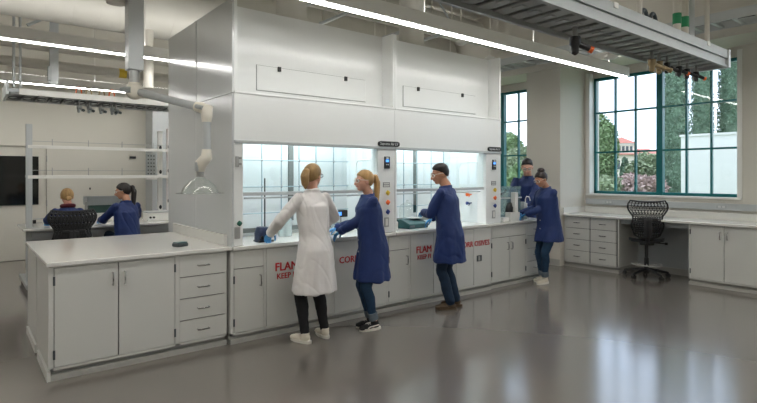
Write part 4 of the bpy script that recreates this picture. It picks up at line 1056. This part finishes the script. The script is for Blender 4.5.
# ================================================================== LEFT SHELF BENCH
TX0, TX1, TY = .685, 4.4, 8.63
r = thing('lab_table', 'grey framed lab table with two shelves where two people sit', 'table', (TX0, TY, 0))
W = lambda n, b, m, par=None, **k: obj(n, b, m, par or r, world=True, **k)
for x in (TX0 + .0, TX1 - .08, 2.95):
    W('post', MB().rbox(x, x + .05, TY - .03, TY + .03, .08, 2.29, .004).rbox(x + .05, x + .075, TY - .02, TY + .02, .08, 2.29, .002), 'alu')
W('foot', MB().rbox(TX0 - .02, TX0 + .06, TY - .35, TY + .75, .06, .12, .006), 'alu'); W('foot', MB().rbox(TX1 - .1, TX1 - .02, TY - .35, TY + .75, .06, .12, .006), 'alu')
for x in (TX0 + .02, TX1 - .06):
    for y in (TY - .3, TY + .7):
        W('caster', MB().cyl((x - .018, y, .032), (x + .018, y, .032), .032, n=14), 'black')
W('tabletop', MB().rbox(TX0 - .05, TX1, TY - .28, TY + .75, .83, .86, .004), 'top')
W('apron', MB().box(TX0 + .05, TX1 - .1, TY - .18, TY - .15, .72, .80).box(TX0 + .05, TX1 - .1, TY + .4, TY + .43, .6, .83), 'alu')
for z, tx in ((1.975, 'upper'), (1.555, 'lower')):
    sh = W('shelf', MB().rbox(TX0 + .02, TX1 - .04, TY - .02, TY + .34, z, z + .028, .003), 'white')
    W('shelf_rail', MB().rbox(TX0 + .02, TX1 - .04, TY - .035, TY - .02, z - .018, z + .026, .002), 'white')
    W('guard_wire', MB().cyl((TX0 + .05, TY + .32, z + .10), (TX1 - .05, TY + .32, z + .10), .0045, n=6), 'steel', sh)
    x = TX0 + .35
    while x < TX1:
        W('wire_post', MB().cyl((x, TY + .32, z + .02), (x, TY + .32, z + .14), .006, n=6), 'steel', sh); x += .47
# pegboard and utility post at its right end
pb = thing('pegboard', 'grey perforated drying board beside the hood behind the table', 'board', (2.41, 9.25, 1.2))
obj('board', MB().rbox(0, .16, 0, .02, .37, .75, .004), 'alup', pb)
obj('drip_tray', MB().rbox(-.01, .17, -.06, .0, .31, .37, .004), 'white', pb)
for i in range(3):
    for j in range(6): obj('peg_hole', MB().cyl((.035 + i * .045, -.004, .41 + j * .06), (.035 + i * .045, .004, .41 + j * .06), .011, n=8), 'dark', pb)
r = thing('utility_post', 'pair of white uprights with black valves just left of the hood', 'post', (2.56, 9.0, .86))
obj('channel', MB().rbox(-.035, .035, -.03, .03, 0, 1.45, .005), 'white', r); obj('channel', MB().rbox(.11, .16, -.03, .03, 0, 1.5, .005), 'white', r)
for x, z in ((0, 1.18), (0, .78), (.135, 1.2), (.135, .8), (.135, .3), (0, .2)): obj('valve', MB().ball((x, -.04, z), (.022, .02, .034), 10, 8), 'black', r)
r = thing('balance_case', 'white instrument case with black knobs right of the dark-haired woman', 'instrument', (2.27, 8.62, .86))
obj('housing', MB().rbox(0, .42, 0, .3, .0, .13, .012), 'white', r)
obj('top_tray', MB().rbox(-.01, .43, -.01, .31, .13, .15, .005), 'alu', r)
for x in (.04, .09): obj('knob', MB().cyl((x, -.02, .06), (x, 0, .06), .016, n=12), 'black', r)
r = thing('glass_tank', 'dark green and steel tank standing on table between seated workers', 'tank', (1.50, 9.02, .86))
obj('base', MB().rbox(.02, .60, .0, .34, 0, .14, .006), 'white', r)
obj('front_panel', MB().rbox(.02, .60, -.012, .34, .14, .27, .004), 'deskgreen', r)
obj('tray', MB().rbox(0, .62, -.015, .0, .26, .39, .003).box(0, .01, 0, .34, .26, .39).box(.61, .62, 0, .34, .26, .39).box(0, .62, .33, .34, .26, .39).box(0, .62, 0, .34, .27, .28), 'alup', r)
obj('hinge', MB().cyl((-.015, .0, .17), (-.015, .0, .32), .018), 'steel', r)
tag(obj('notebook', MB().rbox(.95, 1.22, 8.8, 9.0, .86, .875, .003).rbox(.96, 1.21, 8.81, 8.99, .875, .879, .001), 'label'), 'pale open notebook lying on the table before the blonde worker', 'notebook')
r = thing('wire_rack', 'small wire rack at left end of the lab table', 'rack', (.80, 8.8, .86))
obj('frame', MB().tube([(0, 0, 0), (0, 0, .10), (.28, 0, .10), (.28, 0, 0)], .006, 6).tube([(0, .1, 0), (0, .1, .10), (.28, .1, .10), (.28, .1, 0)], .006, 6).tube([(0, 0, .05), (.28, 0, .05)], .005, 6), 'steel', r)
obj('black_clip', MB().rbox(-.02, .02, -.02, .02, .04, .09, .004), 'black', r)
tag(obj('surge_strip', MB().rbox(1.98, 2.0, 11.66, 11.698, 1.3, 1.34, .002).rbox(2.72, 2.84, 11.66, 11.698, 1.93, 1.98, .004), 'black'), 'small black wall fitting on the back wall near the pegboard', 'wall fitting')

# ================================================================== THINGS ON BENCHES AND IN HOODS
t = thing('instrument', 'small dark blue-grey meter lying on near worktop by the hood', 'instrument', (1.60, 4.98, .914), .3)
obj('body', MB().rbox(-.06, .06, -.045, .045, 0, .035, .01), 'dgrey', t); obj('cover', MB().rbox(-.052, .052, -.038, .038, .035, .043, .004), 'tealbox', t)
t = thing('hotplate', 'dark blue bench device under the gloved hand of the white-coated woman', 'instrument', (2.355, 4.82, .914))
obj('body', MB().lathe([(.07, 0), (.075, .02), (.075, .09), (.06, .14), (.05, .15), (0, .15)], (0, 0, 0), 20), 'navyp', t, smooth=True); obj('dial', MB().cyl((-.03, -.08, .05), (-.03, -.07, .05), .018), 'black', t); obj('foot', MB().rbox(-.06, .10, -.07, .07, 0, .02, .004), 'black', t)
tag(obj('stand_rod', MB().cyl((2.55, 5.15, .914), (2.55, 5.15, 1.55), .008, n=8).rbox(2.48, 2.62, 5.08, 5.22, .914, .925, .003), 'dgrey'), 'thin dark support rod standing behind the blue device', 'stand')
def bottle(label, x, y, h, rr, m='bottle', cap='white', liquid=False):
    t = thing('bottle', label, 'bottle', (x, y, .914), 0, 'bottles in the fume hoods')
    obj('body', MB().lathe([(rr * .95, 0), (rr, .006), (rr, h * .66), (rr * .55, h * .82), (rr * .34, h * .88), (rr * .34, h * .93)], (0, 0, 0), 20), m, t, smooth=True)
    obj('cap', MB().cyl((0, 0, h * .92), (0, 0, h), rr * .42, n=16), cap, t, smooth=True)
    return t
bottle('tall translucent bottle behind the outstretched white sleeve', 2.78, 5.12, .27, .075)
bottle('white squeeze bottle tucked beside the white-coated waist', 2.88, 4.86, .24, .055, 'white')
bottle('slim clear bottle between the two women in the first hood', 3.26, 4.88, .34, .032)
bottle('white jar with blue lid at left of the second hood', 4.19, 4.92, .13, .045, 'white', 'blue')
t = thing('stirrer', 'black box instrument between the two women in the first hood', 'instrument', (3.36, 4.94, .914))
obj('leg_rod', MB().cyl((.06, .03, 0), (.06, .03, .2), .01).cyl((-.06, .03, 0), (-.06, .03, .2), .01), 'steel', t); obj('body', MB().rbox(-.11, .11, -.04, .06, .19, .27, .008), 'black', t); obj('display', MB().box(-.07, .02, -.043, -.04, .21, .25), 'screen', t)
t = thing('bell_jar', 'clear glass bell jar at back left of the second hood', 'jar', (4.62, 5.16, .914))
obj('dome', MB().lathe([(.11, 0), (.11, .22), (.095, .27), (.05, .305), (0, .31)], (0, 0, 0), 24), 'dome', t, smooth=True); obj('knob', MB().ball((0, 0, .325), .018, 12, 8), 'dome', t, smooth=True); obj('base', MB().cyl((0, 0, 0), (0, 0, .015), .125, n=24), 'white', t)
t = thing('balance', 'dark teal low instrument beside the man in the second hood', 'instrument', (4.50, 4.93, .914), .1)
obj('body', MB().prism([(-.13, 0), (.13, 0), (.13, .10), (.02, .12), (-.13, .06)], -.20, .16, 'x'), 'tealbox', t, bevel=.01); obj('pan', MB().rbox(-.05, .13, -.06, .10, .115, .128, .003), 'alu', t); obj('display', MB().box(-.19, -.10, -.134, -.131, .02, .045), 'ink', t)
t = thing('phone', 'small dark teal handheld device held by the standing man', 'handheld device', (4.33, 4.70, 1.13))
obj('body', MB().rbox(-.02, .02, -.008, .008, 0, .09, .004), 'tealbox', t)
# far bench equipment
t = thing('glove_box', 'clear acrylic box with round black port on the far bench', 'acrylic box', (6.02, 4.78, .914))
obj('panel', MB().box(0, .55, 0, .008, 0, .50), 'acry', t); obj('panel', MB().box(0, .55, .5, .508, 0, .50), 'acry', t); obj('panel', MB().box(0, .008, .008, .5, 0, .5), 'acry', t); obj('panel', MB().box(.542, .55, .008, .5, 0, .5), 'acry', t); obj('lid', MB().box(0, .55, 0, .508, .50, .508), 'acry', t)
obj('port', MB().lathe([(.0, -.06), (.05, -.062), (.055, -.05), (.10, -.04), (.115, -.02), (.115, .0)], (.30, 0, .16), 28, 'y'), 'black', t, smooth=True)
obj('frame_rail', MB().box(-.01, .56, -.01, 0, .325, .345), 'alu', t); obj('latch', MB().ball((.07, .0, .40), (.03, .02, .02), 10, 8).tube([(.07, 0, .40), (.16, 0, .42), (.2, 0, .46)], .006, 6), 'black', t)
t = thing('base_unit', 'white instrument base standing in front of the acrylic box', 'instrument', (6.05, 4.70, .914))
obj('housing', MB().rbox(0, .36, 0, .07, 0, .06, .008), 'white', t); obj('button', MB().cyl((.3, -.004, .03), (.3, .002, .03), .01), 'dgrey', t)
t = thing('column_unit', 'tall white plastic block right of the acrylic box', 'instrument', (6.30, 4.68, .914))
obj('column', MB().rbox(.0, .07, 0, .08, 0, .42, .006), 'white', t); obj('foot', MB().rbox(-.12, .1, -.01, .09, 0, .13, .006), 'white', t)
t = thing('electrode_stand', 'white stand with looped tube between the far pair', 'stand', (6.60, 4.74, .914))
obj('block', MB().rbox(0, .03, 0, .08, 0, .27, .004), 'label', t); obj('block', MB().rbox(.06, .08, 0, .06, 0, .25, .004), 'white', t)
obj('looped_tube', MB().tube([(.07, .03, .25), (.07, .03, .31), (.10, .03, .35), (.15, .02, .34), (.18, .02, .28)], .008, 8), 'white', t, smooth=True)
tag(obj('tissue_box', MB().rbox(6.26, 6.38, 4.90, 5.02, .914, 1.0, .005), 'label'), 'small pale carton on the far bench behind the white block', 'box')

# ================================================================== OUTSIDE
struct('ground', MB().box(9.4, 200, -80, 200, -.8, -.6), 'grass')
def at(u, v, D):       # point at depth D on the sight line, used once to read a place off the photograph
    r_ = ray(u, v); return r_ * (D / FPX) + Vector((0, 0, EYE))
def foliage(mb, c, rad, n, size, shape='ball'):
    c = Vector(c)
    for _ in range(n):
        while True:
            d = Vector((random.uniform(-1, 1), random.uniform(-1, 1), random.uniform(-1, 1)))
            if .05 < d.length < 1: break
        if shape == 'column':
            h = random.random(); a = random.uniform(0, 2 * pi); q = (1 - h ** 3) ** .6 * random.uniform(.75, 1.05) * (.8 + .2 * min(1, h * 6))
            p = c + Vector((cos(a) * q * rad[0], sin(a) * q * rad[1], h * rad[2])); up = .8
        else:
            d = d.normalized() * random.uniform(.72, 1.06); d *= 1 + .22 * noise.noise(d * 2.2 + c)
            p = c + Vector((d.x * rad[0], d.y * rad[1], d.z * rad[2])); up = 0
        e = Vector((random.gauss(0, 1), random.gauss(0, 1), random.gauss(0, 1) + up * 2)).normalized(); f = e.cross(Vector((random.gauss(0, 1), random.gauss(0, 1), random.gauss(0, 1)))).normalized()
        s_ = size * random.uniform(.6, 1.3)
        mb._add([p - e * s_, p + f * s_ * .5, p + e * s_, p - f * s_ * .5], [(0, 1, 2, 3)])
def cypress(label, u, D, r_, h):
    p = at(u, 175, D); t = thing('cypress', label, 'tree', (p.x, p.y, -.6), 0, 'cypresses outside the window')
    obj('trunk', MB().cyl((0, 0, 0), (0, 0, h * .6), r_ * .14, r_ * .05, n=8), 'bark', t)
    m = MB(); foliage(m, (0, 0, .5), (r_, r_, h - .5), 9000, r_ * .11, 'column'); fo = obj('foliage', m, 'leaf1', t); 
    c_ = MB(); prof = [(r_ * .75 * (1 - (i / 12) ** 3) ** .6 + .001, .6 + (h - .8) * i / 12) for i in range(13)]; c_.lathe(prof, (0, 0, 0), 14)
    obj('inner_crown', c_, 'leaf1', t, smooth=True)
    return t
cypress('tall cypress right of the thick window post', 675, 24, .60, 10.5)
cypress('tall cypress behind the left part of the white wall', 702, 27, .56, 11)
cypress('cypress at right edge of the window', 730, 27, .60, 11.5)
cypress('cypress just past the right edge of the window', 754, 27, .62, 7.4)
def tree(label, u, v, D, rad, m, n=6000, size=.10, name='leafy_tree', grp='trees outside the windows'):
    p = at(u, v, D); t = thing(name, label, 'tree', (p.x, p.y, -.6), 0, grp); z = p.z + .6
    obj('trunk', MB().tube([(0, 0, 0), (.05, 0, z * .5), (0, .05, z)], .1, 8, rs=[.14, .1, .06]), 'bark', t)
    mb = MB(); foliage(mb, (0, 0, z), rad, n, size); obj('foliage', mb, m, t)
    obj('inner_crown', MB().ball((0, 0, z), [q * .72 for q in rad], 14, 10), m, t, smooth=True)
tree('light green tree at left edge of the large window', 599, 150, 26, (.85, .85, 1.7), 'leaf2')
tree('dark slim tree left of the cupola building', 608, 178, 30, (.42, .42, 1.5), 'leaf1')
tree('second dark slim tree below the cupola', 625, 180, 34, (.3, .3, 1.4), 'leaf1')
tree('olive green tree before the red-roofed building', 648, 178, 28, (1.15, 1.15, 1.3), 'leaf3')
tree('pinkish bushy shrub below the cupola building', 634, 192, 24, (1.3, 1.3, .8), 'leaf4', name='shrub')
tree('low green shrub left of the pinkish one', 607, 192, 24, (.9, .9, .7), 'leaf3', name='shrub')
tree('broad pine crown seen through the narrow window', 506, 146, 34, (1.0, 1.0, .8), 'leaf2')
tree('green tree behind the man, seen through the narrow window', 521, 164, 30, (1.0, 1.0, .95), 'leaf3')
tree('bushy tree at lower left of the narrow window', 504, 176, 28, (1.1, 1.1, 1.2), 'leaf3')
tree('bushy tree at lower right of the narrow window', 523, 186, 26, (1.1, 1.1, 1.1), 'leaf2')
# white wall
p0 = at(681, 137, 15); 
w_ = thing('garden_wall', 'tall plain white wall outside, under the cypresses', 'wall', (p0.x, p0.y, -.6)); H_ = p0.z + .6
obj('wall_body', MB().box(0, .3, -6, 0, 0, H_), 'stuccow', w_); obj('coping', MB().box(-.03, .33, -6, .03, H_, H_ + .06), 'stuccow', w_)
# cupola building
p0 = at(627, 153, 48)
def PX(px): return px * 48 / FPX
r = thing('building', 'pale villa with clay roofs and square cupola, far beyond the window', 'building', (p0.x, p0.y, -.6), YAW - pi / 2); Z0 = p0.z + .6
bd = obj('main_wing', MB().box(-PX(20), PX(34), 0, 6, 0, Z0 - .1), 'stucco', r)
obj('main_roof', MB().prism([(-.4, Z0 - .15), (6.4, Z0 - .15), (3, Z0 + .55)], -PX(20) - .4, PX(34) + .4, 'x'), 'tile', r)
tw_ = obj('cupola', MB().box(-PX(9), PX(9), .3, 2, 0, Z0 + PX(10)), 'stucco', r); obj('cornice', MB().box(-PX(10), PX(10), .2, 2.1, Z0 + PX(8.5), Z0 + PX(10)), 'stuccow', tw_)
cr = MB()._add([(-PX(11), .1, Z0 + PX(10)), (PX(11), .1, Z0 + PX(10)), (PX(11), 2.2, Z0 + PX(10)), (-PX(11), 2.2, Z0 + PX(10)), (0, 1.15, Z0 + PX(17))], [(0, 1, 4), (1, 2, 4), (2, 3, 4), (3, 0, 4), (3, 2, 1, 0)])
obj('cupola_roof', cr, 'tile', r)
for k in range(4): obj('window', MB().rbox(-PX(7.5) + PX(4) * k, -PX(5) + PX(4) * k, .26, .3, Z0 + PX(2.5), Z0 + PX(7), .01), 'dgrey', tw_)
for k in range(7): 
    x = -PX(17) + PX(7.2) * k; obj('window', MB().box(x, x + PX(2.6), -.04, 0, Z0 - 1.5, Z0 - .7), 'dgrey', bd)
p0 = at(509, 150, 60)
r = thing('building', 'low pale house on the slope seen through the narrow window', 'building', (p0.x, p0.y, -.6), YAW - pi / 2)
obj('walls', MB().box(-1.6, 2.2, 0, 4, 0, p0.z + .4), 'stucco', r); obj('roof', MB().prism([(-.4, p0.z + .4), (4.4, p0.z + .4), (2, p0.z + 1.1)], -2, 2.6, 'x'), 'tile', r)
for k in range(3): obj('window', MB().box(-1.2 + 1.1 * k, -.6 + 1.1 * k, -.04, 0, p0.z - .6, p0.z), 'dgrey', r)
